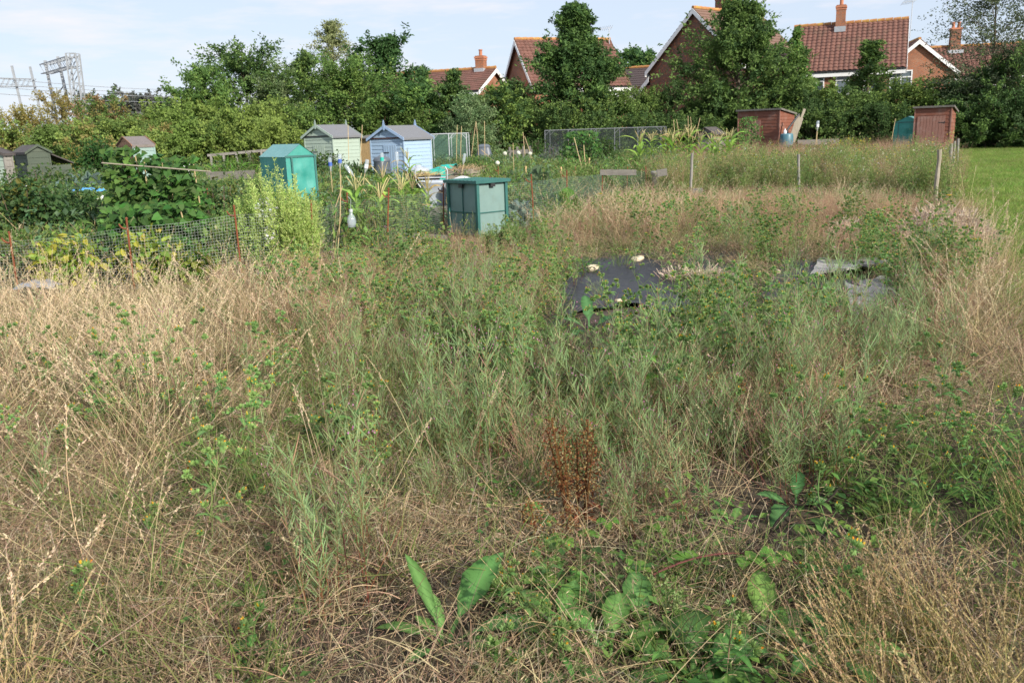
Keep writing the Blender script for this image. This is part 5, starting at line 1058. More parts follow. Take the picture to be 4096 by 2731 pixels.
for k, ((x, y), s, l) in enumerate((((2385, 1012), .075, 'pale flint on the back edge of the black membrane'), ((2200, 1062), .06, 'pale flint left of the black membrane'), ((2365, 1092), .095, 'largest pale flint lying on the black membrane'), ((2552, 1055), .08, 'pale upright flint near the grassy tuft on the membrane'), ((2485, 1215), .06, 'flat flint at the front edge of the black membrane'), ((2745, 1095), .09, 'buff flint half buried by weeds right of the tuft'), ((3100, 1095), .07, 'flint at the left end of the membrane by the boards'), ((3145, 2255), .022, 'small white stone on the bare soil in the foreground'), ((3480, 1075), .06, 'dark stone at the back corner of the upper board'))):
    p = gz(G(x, y)); mb = MB(); s *= .82; ball(mb, (0, 0, s*.45), s, sub=1, noise=.28, scale=(1.25, .85, .65)); o = mb.build('flint_stone', M['stone'], None, False); o.location = tuple(p+np.array((0, 0, .02 if s > .03 else 0))); o.rotation_euler = (0, 0, rng.uniform(0, 6)); tag(o, l, 'stone', 'stones on the plot')
def rotten(label, quad, z, th, tilt):
    q = [gz(G(*c)) for c in quad]; o0 = np.mean(q, 0); n, m = 30, 7; u, v = np.meshgrid(np.linspace(0, 1, n), np.linspace(0, 1, m)); rag = .025*np.sin(v*21)+.02*np.sin(v*37+1); u2 = (np.where(u < .05, u+rag*.5+.03, np.where(u > .95, u+rag, u)))[..., None]; v2 = (v+.05*np.sin(u*17)*(v-.5)*2+.04*np.sin(u*41)*(v < .1))[..., None]
    P = q[0]*(1-u2)*(1-v2)+q[1]*u2*(1-v2)+q[2]*u2*v2+q[3]*(1-u2)*v2; P[..., 2] = hgt(P[..., 0], P[..., 1])+z+.010*np.sin(u*5+v*3)+tilt*(1-v)+.0035*np.sin(v*34+np.sin(u*6)); P -= o0; B = P.copy(); B[..., 2] -= th
    i, j = np.meshgrid(np.arange(m-1), np.arange(n-1), indexing='ij'); F = (i*n+j).reshape(-1, 1)+np.array([0, 1, n+1, n]); mb = MB().add(P, F); mb.add(B, F[:, ::-1])
    k = np.concatenate((np.arange(n), np.arange(1, m)*n+n-1, (m-1)*n+np.arange(n-2, -1, -1), np.arange(m-2, 0, -1)*n)); T, Bt = P.reshape(-1, 3)[k], B.reshape(-1, 3)[k]; K = len(k); mb.add(np.concatenate((T, Bt)), [(a, (a+1) % K, K+(a+1) % K, K+a) for a in range(K)])
    o = mb.build('rotten_board', M['oldboard']); o.location = tuple(o0); o.rotation_euler = (0, 0, 0); return tag(o, label, 'board', 'rotten boards')
rotten('upper bleached rotten board lying over the slab at the membrane edge', [(3225, 1150), (3560, 1105), (3520, 1062), (3265, 1078)], .11, .028, .02)
rotten('lower dirty slab half buried in weeds below the bleached board', [(3400, 1255), (3590, 1215), (3550, 1135), (3370, 1160)], .045, .035, -.02)
def heap(label, px, py, rx, ry, h, n):
    b = gz(G(px, py)); mb = MB(); a_ = rng.uniform(0, 6.28, n); rr = np.sqrt(rng.uniform(0, 1, n)); z = h*(1-rr**1.8)*rng.uniform(.55, 1.05, n)*(1+.25*np.sin(a_*3+rr*5))
    P = np.stack((np.cos(a_)*rr*rx, np.sin(a_)*rr*ry, z), -1); d = nz(np.stack((np.cos(a_)*.4+rng.normal(0, .5, n), np.sin(a_)*.4+rng.normal(0, .5, n)-.2, rng.normal(.8, .45, n)), -1)); L = rng.uniform(.10, .32, n)[:, None]; t = np.linspace(0, 1, 3)[None, :, None]
    ribbons(mb, P[:, None]+d[:, None]*L[:, None]*(t-.4)+np.array((0, 0, -.04))*t*t, rng.uniform(.004, .009, (n, 1)), jit((.56, .45, .35), n, .25)); ball(mb, (0, 0, 0), 1, (.10, .075, .05), 2, .06, (rx*.8, ry*.8, h*.62))
    o = mb.build('straw_heap', M['straw']); o.location = tuple(b); return tag(o, label, 'straw heap', 'heaps of dead cut stalks')
heap('large heap of bleached cut stalks beside the mown path', 3750, 985, .74, .6, .42, 5500)
heap('small heap of dead stalks left of the large one', 3385, 965, .22, .2, .26, 700)
heap('low dead tuft behind the small heap', 3470, 905, .30, .2, .16, 600)
heap('flattened straw on the black membrane', 2780, 1105, .36, .2, .07, 600)
# ------------------------------------------------------------------ field vegetation: clump prototypes (kept out of the scene)
STR, STR2, PNK = (.56, .44, .265), (.41, .30, .175), (.33, .225, .15)
def P_tall(v, n=11, k_=1.0):
    mb = MB(); P = blades(n, .16, .38, .85, .6, .45, .15, 7); c = jit(STR, n, .18); ribbons(mb, P, np.linspace(.0027, .0015, 7)*k_, c)
    for i in range(n):
        m = 26; t = rng.uniform(.76, 1, m); f = t*6; k = np.minimum(f.astype(int), 5); q = P[i, k]+(P[i, k+1]-P[i, k])*(f-k)[:, None]; ax = nz(P[i, -1]-P[i, -2])
        leaves(mb, q+rng.normal(0, .003, (m, 3)), nz(ax+rv(m)*.55), rv(m), .013*k_, .0045*k_, jit((.60, .48, .32), m, .18))
    n = 34 if k_ == 1 else 6; ribbons(mb, blades(n, .14, .12, .45, .7, .9, .6, 5), np.linspace(.003, .001, 5), jit(STR2, n, .25)); return mb.build('dry_grass_tuft', M['straw'], link=False)
def P_tangle(v):
    mb = MB(); n = 130; B = rng.uniform(-.2, .2, (n, 3)); B[:, 2] = rng.uniform(0, .09, n)**1.0; a_ = rng.uniform(0, 6.28, n); e = np.radians(rng.normal(32, 26, n)); d = np.stack((np.cos(a_)*np.cos(e), np.sin(a_)*np.cos(e), np.sin(e)), -1); L = .05+.25*rng.uniform(0, 1, n)**1.6
    t = np.linspace(0, 1, 5)[None, :, None]; P = B[:, None]+d[:, None]*L[:, None, None]*t+np.array((0, 0, -1.))*(L*rng.uniform(0, .5, n))[:, None, None]*t*t+rv(n)[:, None]*(L*.12)[:, None, None]*t*t; P[..., 2] = np.maximum(P[..., 2], .004)
    ribbons(mb, P, np.linspace(.0024, .0010, 5), jit(np.array([STR2, PNK, (.50, .39, .24), (.24, .165, .10), (.43, .36, .25), (.17, .115, .075), (.20, .21, .085)])[rng.integers(0, 7, n)], n, .25))
    m = 70; leaves(mb, np.stack((rng.uniform(-.2, .2, m), rng.uniform(-.2, .2, m), rng.uniform(.02, .14, m)), -1), nz(rv(m)+np.array((0, 0, .4))), rv(m), rng.uniform(.012, .03, m), .0026, jit((.52, .39, .25), m)); return mb.build('dead_grass_tangle', M['straw'], link=False)
def P_green(v):
    mb = MB(); n = 42; P = blades(n, .09, .08, .32, .5, .7, .35, 5); c = jit(np.array([(.13, .21, .045), (.17, .24, .065), (.22, .25, .08)])[rng.integers(0, 3, n)], n, .2); ribbons(mb, P, np.linspace(.0038, .001, 5), c); return mb.build('green_grass_tuft', M['plant'], link=False)
def P_willow(v):
    mb = MB()
    for _ in range(5):
        h = rng.uniform(.3, .64); a_ = rng.uniform(0, 6.28); ln = rng.uniform(0, .32)*h; b = rng.normal(0, .05, 2); t = np.linspace(0, 1, 7)[:, None]
        S = np.array((b[0], b[1], 0))+np.array((math.cos(a_)*ln, math.sin(a_)*ln, 0))*t**1.5+np.array((0, 0, h))*t
        red, gr = np.array((.26, .07, .045)), np.array((.30, .38, .16)); cc = red*(1-t**1.3)+gr*t**1.3
        ribbons(mb, S[None], np.linspace(.0042, .002, 7), cc[None]); ribbons(mb, S[None], np.linspace(.0042, .002, 7), cc[None])
        m = 44; tt = rng.uniform(.22, 1, m); f = tt*6; k = np.minimum(f.astype(int), 5); q = S[k]+(S[k+1]-S[k])*(f-k)[:, None]
        az = rng.uniform(0, 6.28, m); e = np.radians(rng.normal(52, 16, m)); d = np.stack((np.cos(az)*np.cos(e), np.sin(az)*np.cos(e), np.sin(e)), -1); L = rng.uniform(.03, .09, m)[:, None, None]; u = np.linspace(0, 1, 4)[None, :, None]
        PP = q[:, None]+d[:, None]*L*u+np.array((0, 0, 1.))*L*.15*u*u
        c = np.where(rng.uniform(0, 1, (m, 1)) < .17, np.array((.36, .20, .15)), np.array((.29, .40, .175))); ribbons(mb, PP, np.array((.0016, .0026, .0024, .0012)), jit(c, m, .22))
        m = 16; tt = rng.uniform(.1, .75, m); k = np.minimum((tt*6).astype(int), 5); q = S[k]; az = rng.uniform(0, 6.28, m); d = nz(np.stack((np.cos(az), np.sin(az), rng.uniform(-.1, .8, m)), -1)); leaves(mb, q, d, nz(rv(m)*.4+np.array((0, 0, 1))), rng.uniform(.02, .05, m), .007, jit((.19, .28, .09), m))
        if rng.uniform() < .8: m = 4; leaves(mb, S[-1]+rng.normal(0, .02, (m, 3)), nz(rv(m)*.5+np.array((0, 0, 1))), rv(m), .009, .006, jit((.52, .22, .38), m))
    n = 10; ribbons(mb, blades(n, .1, .1, .3, .6, .6, .3, 4), .0022, jit((.20, .075, .045), n)); return mb.build('willowherb_clump', M['plant'], link=False)
def oxhead(mb, q, ax, s=1.0, fl=.5, m=4):
    for _ in range(m):
        d = nz(ax+rng.normal(0, .55, 3)); p0 = q+d*.012*s; n = 7; az = np.arange(n)*6.283/n; sv = nz(np.cross(d, (.3, .5, .81))); uv = np.cross(sv, d); rim = sv*np.cos(az)[:, None]+uv*np.sin(az)[:, None]
        leaves(mb, p0+rim*.001, nz(d*1.0+rim*.42), rim, .021*s, .011*s, jit((.25, .39, .13), n, .2), .2); leaves(mb, p0-d*.002, nz(d*.3+rim*1.0), d+rim*.01, .016*s, .008*s, jit((.22, .36, .115), n, .2))
        if rng.uniform() < fl: k = 5; leaves(mb, p0+d*.014*s, nz(d+rv(k)*.25), rv(k), .012*s, .006*s, jit(np.array([(.70, .36, .04), (.75, .50, .05), (.58, .40, .26)])[rng.integers(0, 3)], k, .1))
def oxstem(mb, S, w0, col=(.28, .38, .13)):
    for _ in range(2): ribbons(mb, S[None], np.linspace(w0, w0*.45, len(S)), jit(col, 1, .15))
def P_ox(v, H=(.38, .68), nst=3):
    mb = MB()
    for _ in range(nst):
        h = rng.uniform(*H); a_ = rng.uniform(0, 6.28); t = np.linspace(0, 1, 6)[:, None]; b = rng.normal(0, .07, 2); A = np.array((math.cos(a_), math.sin(a_), 0)); S = np.array((b[0], b[1], 0))+A*rng.uniform(.05, .35)*h*t**1.3+np.array((0, 0, h))*t; oxstem(mb, S, .0055)
        oxhead(mb, S[-1], np.array((0, 0, 1.)), 1.0)
        for k in range(8):
            i = rng.integers(1, 6); az = rng.uniform(0, 6.28); d = nz(np.array((math.cos(az), math.sin(az), rng.uniform(.5, 1.4)))); L = rng.uniform(.08, .22)*(1.15-i/8); B = S[i]+d*L*np.linspace(0, 1, 4)[:, None]+np.array((0, 0, 1.))*L*.12*np.linspace(0, 1, 4)[:, None]**2; oxstem(mb, B, .0036); oxhead(mb, B[-1], nz(d+np.array((0, 0, .6))), rng.uniform(.8, 1.05))
            bigleaf(mb, S[i], az+rng.normal(0, .3), rng.uniform(.04, .11), rng.uniform(.014, .026), jit((.115, .225, .07), 1, .2)[0], 5, .8, .5, serr=.2)
        for k in range(4): bigleaf(mb, S[0]+(S[1]-S[0])*rng.uniform(0, 1), rng.uniform(0, 6.28), rng.uniform(.08, .16), rng.uniform(.022, .04), jit((.11, .22, .055), 1, .2)[0], 6, .8, .6, serr=.2)
    return mb.build('oxtongue_clump', M['plant'], link=False)
def P_cover(v):
    mb = MB(); n = 70; a_ = rng.uniform(0, 6.28, n); rr = .2*np.sqrt(rng.uniform(0, 1, n)); P = np.stack((np.cos(a_)*rr, np.sin(a_)*rr, rng.uniform(.01, .12, n)), -1); az = rng.uniform(0, 6.28, n); d = nz(np.stack((np.cos(az), np.sin(az), rng.normal(.1, .35, n)), -1)); leaves(mb, P, d, nz(rv(n)*.35+np.array((0, 0, 1))), rng.uniform(.02, .055, n), rng.uniform(.012, .03, n), jit(np.array([(.11, .21, .045), (.15, .25, .055), (.08, .18, .045)])[rng.integers(0, 3, n)], n, .25)); n = 14; ribbons(mb, blades(n, .2, .05, .2, .6, .6, .3, 4), .002, jit((.12, .2, .05), n)); return mb.build('ground_cover_patch', M['plant'], link=False)
def P_red(v):
    mb = MB(); n = 24; P = blades(n, .12, .28, .58, .35, .3, .15, 6); c = jit(np.array([(.40, .27, .17), (.34, .20, .14), (.46, .34, .2)])[rng.integers(0, 3, n)], n, .2); ribbons(mb, P, np.linspace(.0024, .001, 6), c)
    m = n*34; i = np.repeat(np.arange(n), 34); t = rng.uniform(.55, 1, m); f = t*5; k = np.minimum(f.astype(int), 4); q = P[i, k]+(P[i, k+1]-P[i, k])*(f-k)[:, None]+rng.normal(0, .012, (m, 3)); leaves(mb, q, nz(rv(m)*.6+np.array((0, 0, 1))), rv(m), .010, .003, np.clip(c[i]*1.05, 0, 1))
    n = 30; ribbons(mb, blades(n, .14, .1, .3, .6, .7, .4, 4), .0024, jit(np.array([(.30, .20, .12), (.16, .18, .06)])[rng.integers(0, 2, n)], n, .25)); return mb.build('reddish_grass_tuft', M['straw'], link=False)
def P_spike(v):
    mb = MB(); n = 16; P = blades(n, .12, .28, .58, .4, .45, .2, 7, az=2.6, spread=.9); ribbons(mb, P, np.linspace(.0026, .0016, 7), jit((.42, .33, .14), n, .2))
    for i in range(n):
        m = 46; t = rng.uniform(.76, 1, m); f = t*6; k = np.minimum(f.astype(int), 5); q = P[i, k]+(P[i, k+1]-P[i, k])*(f-k)[:, None]; ax = nz(P[i, -1]-P[i, -2]); leaves(mb, q, nz(ax+rv(m)*.42), rv(m), .012, .005, jit((.42, .315, .17), m, .22))
    n = 40; ribbons(mb, blades(n, .12, .1, .4, .6, .8, .4, 5, az=2.6, spread=1.2), np.linspace(.0032, .001, 5), jit(np.array([(.12, .19, .04), (.30, .25, .09), (.40, .29, .13)])[rng.integers(0, 3, n)], n, .2)); return mb.build('seed_spike_tuft', M['straw'], link=False)
def P_lawn(v):
    mb = MB(); n = 190; ribbons(mb, blades(n, .34, .03, .06+.03*v, .6, .6, .3, 3), np.linspace(.007, .002, 3), jit(np.array([(.17, .30, .05), (.22, .34, .065), (.30, .32, .11)])[np.minimum(rng.integers(0, 7, n)//(1 if v == 3 else 3), 2)], n, .2)); return mb.build('lawn_patch', M['plant'], link=False)
def P_weedy(v):
    mb = MB(); n = 13
    for _ in range(n):
        h = rng.uniform(.25, .75); a_ = rng.uniform(0, 6.28); b = rng.normal(0, .16, 2); t = np.linspace(0, 1, 5)[:, None]; S = np.array((b[0], b[1], 0))+np.array((math.cos(a_), math.sin(a_), 0))*.25*h*t**1.5+np.array((0, 0, h))*t; c = np.array([(.15, .24, .06), (.22, .28, .085), (.11, .20, .05), (.26, .28, .12)])[rng.integers(0, 4)]; ribbons(mb, S[None], np.linspace(.006, .003, 5), jit(c, 1))
        m = 46; tt = rng.uniform(.15, 1, m); k = np.minimum((tt*4).astype(int), 3); q = S[k]+(S[k+1]-S[k])*(tt*4-k)[:, None]+rng.normal(0, .035, (m, 3)); leaves(mb, q, nz(rv(m)+np.array((0, 0, .4))), nz(rv(m)*.6+np.array((0, 0, 1))), rng.uniform(.03, .085, m), rng.uniform(.012, .032, m), jit(c, m, .25))
    return mb.build('mixed_weed_clump', M['plant'], link=False)
def P_back(v):
    mb = MB(); n = 14
    for _ in range(n):
        h = rng.uniform(.25, 1.05)**1.2; a_ = rng.uniform(0, 6.28); b = rng.normal(0, .2, 2); t = np.linspace(0, 1, 5)[:, None]; S = np.array((b[0], b[1], 0))+np.array((math.cos(a_), math.sin(a_), 0))*.25*h*t**1.5+np.array((0, 0, h))*t; c = np.array([(.20, .28, .08), (.25, .31, .10), (.15, .24, .065), (.30, .28, .13)])[rng.integers(0, 4)]; ribbons(mb, S[None], np.linspace(.007, .004, 5), jit(c, 1))
        m = 60; tt = rng.uniform(.25, 1, m)**.8; k = np.minimum((tt*4).astype(int), 3); q = S[k]+(S[k+1]-S[k])*(tt*4-k)[:, None]+rng.normal(0, .05, (m, 3)); leaves(mb, q, nz(rv(m)*.9+np.array((0, 0, .7))), rv(m), rng.uniform(.03, .08, m), rng.uniform(.007, .018, m), jit(c, m, .25))
        if rng.uniform() < .35: m = 3; leaves(mb, S[-1]+rng.normal(0, .04, (m, 3)), rv(m), rv(m), .026, .022, jit(np.array([(.70, .68, .62), (.60, .45, .06)])[rng.integers(0, 2)], m, .1))
    return mb.build('tall_weed_clump', M['plant'], link=False)
def P_allot(v):
    mb = MB(); n = 200; a_ = rng.uniform(0, 6.28, n); rr = .5*np.sqrt(rng.uniform(0, 1, n)); z = rng.uniform(.02, .5, n)*rng.uniform(.4, 1.3); P = np.stack((np.cos(a_)*rr, np.sin(a_)*rr, z), -1); g = [(.12, .21, .05), (.17, .26, .065), (.22, .26, .095), (.13, .20, .10)][v % 4]; leaves(mb, P, nz(rv(n)+np.array((0, 0, .3))), nz(rv(n)*.6+np.array((0, 0, 1))), rng.uniform(.05, .14, n), rng.uniform(.025, .07, n), jit(g, n, .3)); n = 40; ribbons(mb, blades(n, .5, .2, .6, .5, .5, .2, 4), .007, jit(np.array([(.15, .22, .06), (.34, .27, .14)])[rng.integers(0, 2, n)], n, .2)); return mb.build('allotment_plant_clump', M['plant'], link=False)
# ------------------------------------------------------------------ scattering of uncountable ground vegetation
def scatter(name, label, protos, pts, scl, tilt=.12, rot=None, zofs=0.0):
    n = len(pts); P = np.zeros((n, 3)); P[:, :2] = pts[:, :2]; P[:, 2] = hgt(P[:, 0], P[:, 1])+zofs
    me = bpy.data.meshes.new(name); me.vertices.add(n); me.vertices.foreach_set('co', P.astype(np.float32).ravel())
    a = me.attributes.new('rot', 'FLOAT_VECTOR', 'POINT'); E = np.stack((rng.normal(0, tilt, n), rng.normal(0, tilt, n), rng.uniform(0, 6.283, n) if rot is None else rng.normal(rot, .5, n)), -1); a.data.foreach_set('vector', E.astype(np.float32).ravel())
    a = me.attributes.new('scl', 'FLOAT', 'POINT'); a.data.foreach_set('value', scl.astype(np.float32))
    a = me.attributes.new('idx', 'INT', 'POINT'); a.data.foreach_set('value', rng.integers(0, len(protos), n).astype(np.int32))
    o = bpy.data.objects.new(name, me); COL.objects.link(o); tag(o, label, kind='stuff')
    ng = bpy.data.node_groups.new(name, 'GeometryNodeTree'); ng.interface.new_socket('Geometry', in_out='INPUT', socket_type='NodeSocketGeometry'); ng.interface.new_socket('Geometry', in_out='OUTPUT', socket_type='NodeSocketGeometry')
    gi, go = ng.nodes.new('NodeGroupInput'), ng.nodes.new('NodeGroupOutput'); ip = ng.nodes.new('GeometryNodeInstanceOnPoints'); jn = ng.nodes.new('GeometryNodeJoinGeometry'); lk = ng.links.new
    for p in protos:
        oi = ng.nodes.new('GeometryNodeObjectInfo'); oi.inputs['Object'].default_value = p; oi.inputs['As Instance'].default_value = False
        gt = ng.nodes.new('GeometryNodeGeometryToInstance'); lk(oi.outputs['Geometry'], gt.inputs[0]); lk(gt.outputs[0], jn.inputs[0])
    def at_(nm, t):
        x = ng.nodes.new('GeometryNodeInputNamedAttribute'); x.data_type = t; x.inputs['Name'].default_value = nm; return x.outputs['Attribute']
    lk(gi.outputs[0], ip.inputs['Points']); lk(jn.outputs[0], ip.inputs['Instance']); ip.inputs['Pick Instance'].default_value = True
    lk(at_('idx', 'INT'), ip.inputs['Instance Index']); lk(at_('rot', 'FLOAT_VECTOR'), ip.inputs['Rotation']); lk(at_('scl', 'FLOAT'), ip.inputs['Scale']); lk(ip.outputs[0], go.inputs[0])
    md = o.modifiers.new('scatter', 'NODES'); md.node_group = ng; return o
FX = np.array([-900, 75, 538, 968, 1259, 1549, 1774, 2137, 2269, 2410, 2585, 2762, 3195, 3740, 5000]); FY = np.array([1195, 1175, 1160, 1109, 1062, 1005, 940, 915, 859, 800, 772, 788, 770, 805, 805])
LY = np.array([560, 640, 800, 1000, 1300, 1900, 2731, 4000]); LX = np.array([3870, 3855, 3885, 3975, 4190, 4850, 6000, 7500])-np.array([0, 0, 25, 35, 20, 0, 0, 0])
def cand(x0, x1, y0, y1, dens):
    n = int((x1-x0)*(y1-y0)*dens); p = np.stack((rng.uniform(x0, x1, n), rng.uniform(y0, y1, n), np.zeros(n)), -1); q = proj(p); q[p[:, 1] < .6] = (2048, 9999); return p, q
def vis(p, q, m=350): return (q[:, 0] > -m) & (q[:, 0] < 4096+m) & ((q[:, 1] < 3500) & (p[:, 1] > 1.25))
def patch(p, s, k=0.):
    x, y = p[:, 0]/s, p[:, 1]/s; return .5+.25*(np.sin(x*2.1+y*1.3+k)+np.sin(x*1.1-y*2.7+2*k+1))*.8+.12*np.sin(x*5.3+y*4.1+k)
def blobs(q, L):
    w_ = np.zeros(len(q))
    for cx, cy, rx, ry, a in L: w_ = np.maximum(w_, a*np.exp(-(((q[:, 0]-cx)/rx)**2+((q[:, 1]-cy)/ry)**2)**1.5))
    return w_
SOIL = [(3020, 2200, 230, 150, 1), (1800, 2600, 230, 110, 1), (2290, 2230, 120, 90, .9), (3330, 2080, 200, 90, .8), (2950, 2010, 120, 80, .5)]
CLEAR = [(3740, 1030, 150, 90, .95), (3390, 985, 70, 45, .9), (2440, 1310, 400, 190, .97), (3440, 1330, 250, 120, .75), (2950, 1260, 520, 130, .8), (1880, 1060, 270, 120, .8), (1800, 2620, 320, 200, 1)]
def field(dens, L, pa=(.8, 0., .35), soil=.92, x=(-13, 16), y=(1.2, 26), clr=1.):
    p, q = cand(*x, *y, dens); fy = np.interp(q[:, 0], FX, FY); lx = np.interp(q[:, 1], LY, LX)
    ok = vis(p, q) & (q[:, 1] > fy+6) & (q[:, 0] < lx); p, q = p[ok], q[ok]; w_ = blobs(q, L)*(1-soil*blobs(q, SOIL))*(1-clr*blobs(q, CLEAR)); s, k, b = pa; w_ = w_*np.clip(b+(1-b)*2*patch(p, s, k), 0, 1)
    for sq in SHEETS:      # ground covered by the membrane stays clear except at the edges
        c = np.array(sq, float).mean(0); h = np.ptp(np.array(sq, float), 0)/2; w_ = w_*(1-.98*np.exp(-(((q[:, 0]-c[0])/(h[0]*.98))**2+((q[:, 1]-c[1])/(h[1]*.98))**2)**2))
    w_ = w_*(1-.95*np.exp(-(((q[:, 0]-3440)/190)**2+((q[:, 1]-1185)/85)**2)**2))
    k = rng.uniform(0, 1, len(p)) < w_; return p[k], q[k]
def put(name, label, fn, nv, dens, L, scl=(.7, 1.2), **k):
    kw = {a: k.pop(a) for a in ('tilt', 'rot', 'zofs') if a in k}
    p, q = field(dens, L, **k); S = rng.uniform(*scl, len(p))*np.interp(q[:, 1]-np.interp(q[:, 0], FX, FY), [0, 130], [.55, 1]); return scatter(name, label, [fn(i) for i in range(nv)], p, S, **kw)
put('dry_grass', 'tall straw coloured dry grass with seed heads on the plot', P_tall, 7, 22, [(330, 1560, 800, 330, 1), (950, 1400, 330, 200, .5), (0, 1330, 700, 120, .5), (2500, 905, 420, 80, .5), (3350, 870, 350, 80, .2), (3980, 1350, 260, 350, .7), (3920, 1050, 130, 150, .6), (600, 2350, 900, 500, .07), (0, 2750, 700, 350, .35), (2000, 2200, 2500, 900, .025)], (.6, 1.1), pa=(.7, .3, .45), tilt=.2)
p, q = field(8, [(330, 1600, 800, 330, 1), (950, 1450, 400, 250, .6), (-100, 1800, 500, 400, .6), (2500, 930, 500, 90, .5), (600, 2300, 1200, 500, .25), (1800, 2300, 700, 400, .12), (3900, 1150, 250, 250, .5)], pa=(.7, .9, .4))
scatter('tall_grass_stems', 'single tall straw stems with heavy seed heads standing over the dry grass', [P_tall(i, 4, 1.25) for i in range(6)], p, rng.uniform(.7, 1.1, len(p)), .2)
put('dead_grass', 'flattened tangle of dead brown grass covering the plot', P_tangle, 8, 85, [(500, 2250, 1300, 800, 1), (1500, 2200, 600, 500, .9), (2100, 2600, 900, 450, .7), (600, 1600, 900, 400, .75), (3350, 1600, 450, 260, .45), (1600, 1250, 900, 350, .35), (3600, 2600, 700, 400, .55), (2800, 950, 1200, 180, .6), (3800, 1300, 260, 500, .5), (2400, 1500, 1300, 500, .16), (2600, 2300, 900, 300, .45)], (.7, 1.25), soil=.8, clr=1, pa=(.6, 1.7, .55))
put('green_grass', 'fine green grass growing through the dead grass', P_green, 6, 40, [(1650, 1550, 900, 550, .9), (900, 1900, 900, 550, .6), (2800, 1500, 900, 500, .6), (3900, 2100, 400, 450, .8), (3000, 1300, 900, 350, .5), (2700, 940, 1100, 150, .45), (2200, 1100, 500, 150, .7), (3700, 2600, 600, 350, .6), (500, 2500, 1000, 500, .45), (2700, 2500, 800, 300, .4), (1500, 1080, 600, 100, .8), (2700, 1060, 160, 60, .9), (600, 1400, 900, 300, .3)], (.7, 1.3), pa=(.7, 2.2, .3))
put('willowherb', 'wispy grey green willowherb with reddish stems across the middle of the plot', P_willow, 11, 36, [(2650, 1800, 650, 370, 1), (3250, 1550, 380, 330, 1), (1950, 1700, 520, 380, .8), (2300, 1400, 900, 250, .6), (1500, 1500, 320, 300, .65), (3600, 1500, 250, 250, .4), (1330, 2330, 160, 200, .75), (3050, 1900, 200, 130, .8), (3500, 1250, 350, 150, .4), (2750, 880, 1000, 120, .15), (700, 1900, 800, 400, .07), (2550, 2150, 260, 100, .4)], (.5, 1.15), tilt=.11, soil=.97, pa=(.55, .8, .35))
put('oxtongue', 'bristly green ox-tongue weeds with orange yellow buds', P_ox, 8, 26, [(1750, 1320, 600, 260, .5), (2700, 1450, 600, 170, .9), (3100, 1400, 280, 150, 1), (3650, 2000, 330, 200, .18), (3650, 1150, 280, 130, .8), (2300, 1180, 300, 120, .5), (700, 1850, 800, 400, .12), (3000, 1050, 300, 60, .4), (2300, 1620, 600, 220, .5), (2700, 2600, 900, 250, .07), (2850, 940, 1000, 130, .2), (1300, 1300, 400, 250, .3)], (.6, 1.05), soil=.8, pa=(.6, 3.1, .4))
put('ground_cover', 'low leafy ground cover between the taller weeds', P_cover, 6, 30, [(2700, 2500, 900, 400, .65), (900, 2200, 1300, 700, .3), (3700, 2050, 450, 300, .9), (3400, 2450, 400, 250, .8), (2300, 1300, 1100, 300, .45), (1900, 1100, 700, 100, .7), (3300, 1300, 600, 200, .5), (2900, 950, 900, 100, .2), (1400, 2500, 900, 300, .2)], (.7, 1.3), soil=.6, pa=(.5, 4.4, .25))
put('reddish_grass', 'fine reddish brown dry grass at the back of the plot', P_red, 5, 24, [(3000, 880, 700, 100, 1), (2500, 930, 420, 80, .6), (1350, 1250, 400, 190, .9), (1900, 1200, 500, 160, .6), (3500, 950, 300, 120, .6), (1350, 1500, 250, 200, .35), (2750, 1850, 600, 280, .3), (3300, 1600, 300, 200, .25), (3850, 1350, 200, 200, .5)], (.7, 1.15), pa=(.7, 5.2, .4))
put('seed_spike_grass', 'tan grass with thick seed spikes leaning in the near corners', P_spike, 5, 60, [(3900, 2760, 480, 330, 1), (3550, 2560, 280, 160, .6), (4300, 2500, 260, 350, .8), (4050, 3150, 700, 350, 1), (-100, 3000, 500, 300, .4)], (.55, .9), soil=0, pa=(.5, 1., .6), rot=0)
# lawn
p, q = cand(1.2, 34, 2.5, 47, 11); p2, q2 = cand(1.2, 12, 2.5, 15, 26); p, q = np.concatenate((p, p2)), np.concatenate((q, q2)); lx = np.interp(q[:, 1], LY, LX); k = vis(p, q) & (q[:, 0] > lx-15) & (q[:, 1] > 575); lw = p[k]; scatter('lawn_clover', 'clover and low leaves scattered in the mown grass', [P_cover(i) for i in range(3)], lw[::9], rng.uniform(.4, .9, len(lw[::9])), .05, zofs=.0); scatter('lawn_grass', 'short mown grass of the path on the right', [P_lawn(i) for i in range(4)], p[k], rng.uniform(.7, 1.3, k.sum()), .05, zofs=.03)
# tall weeds of the neighbouring plot up to the sheds
def behind(p, q, Lk):
    ok = np.ones(len(p), bool)
    for o in [x for x in bpy.data.objects if x.parent is None and x.get('category') in ('shed', 'greenhouse', 'storage box', 'hut', 'store')]:
        ok &= (np.hypot(p[:, 0]-o.location.x, p[:, 1]-o.location.y) > Lk*(1 if o['category'] != 'storage box' else .6))
    return ok
p, q = cand(-2, 26, 14, 41, 7.5); fy = np.interp(q[:, 0], FX, FY); lx = np.interp(q[:, 1], LY, LX)-60; w_ = (q[:, 1] < fy-4) & (q[:, 1] > 590) & (q[:, 0] > 2640+ (q[:, 1] < 700)*60) & (q[:, 0] < lx) & behind(p, q, 1.6)
scatter('tall_weeds', 'tall green flowering weeds of the neighbouring plot below the brown sheds', [P_back(i) for i in range(7)], p[w_], rng.uniform(.5, .8, w_.sum())*(.75+1.1*patch(p[w_], 1.3, 2))*np.interp(p[w_][:, 1], [22, 34], [1, .36]), .12)
k = w_ & (rng.uniform(0, 1, len(p)) < .35)
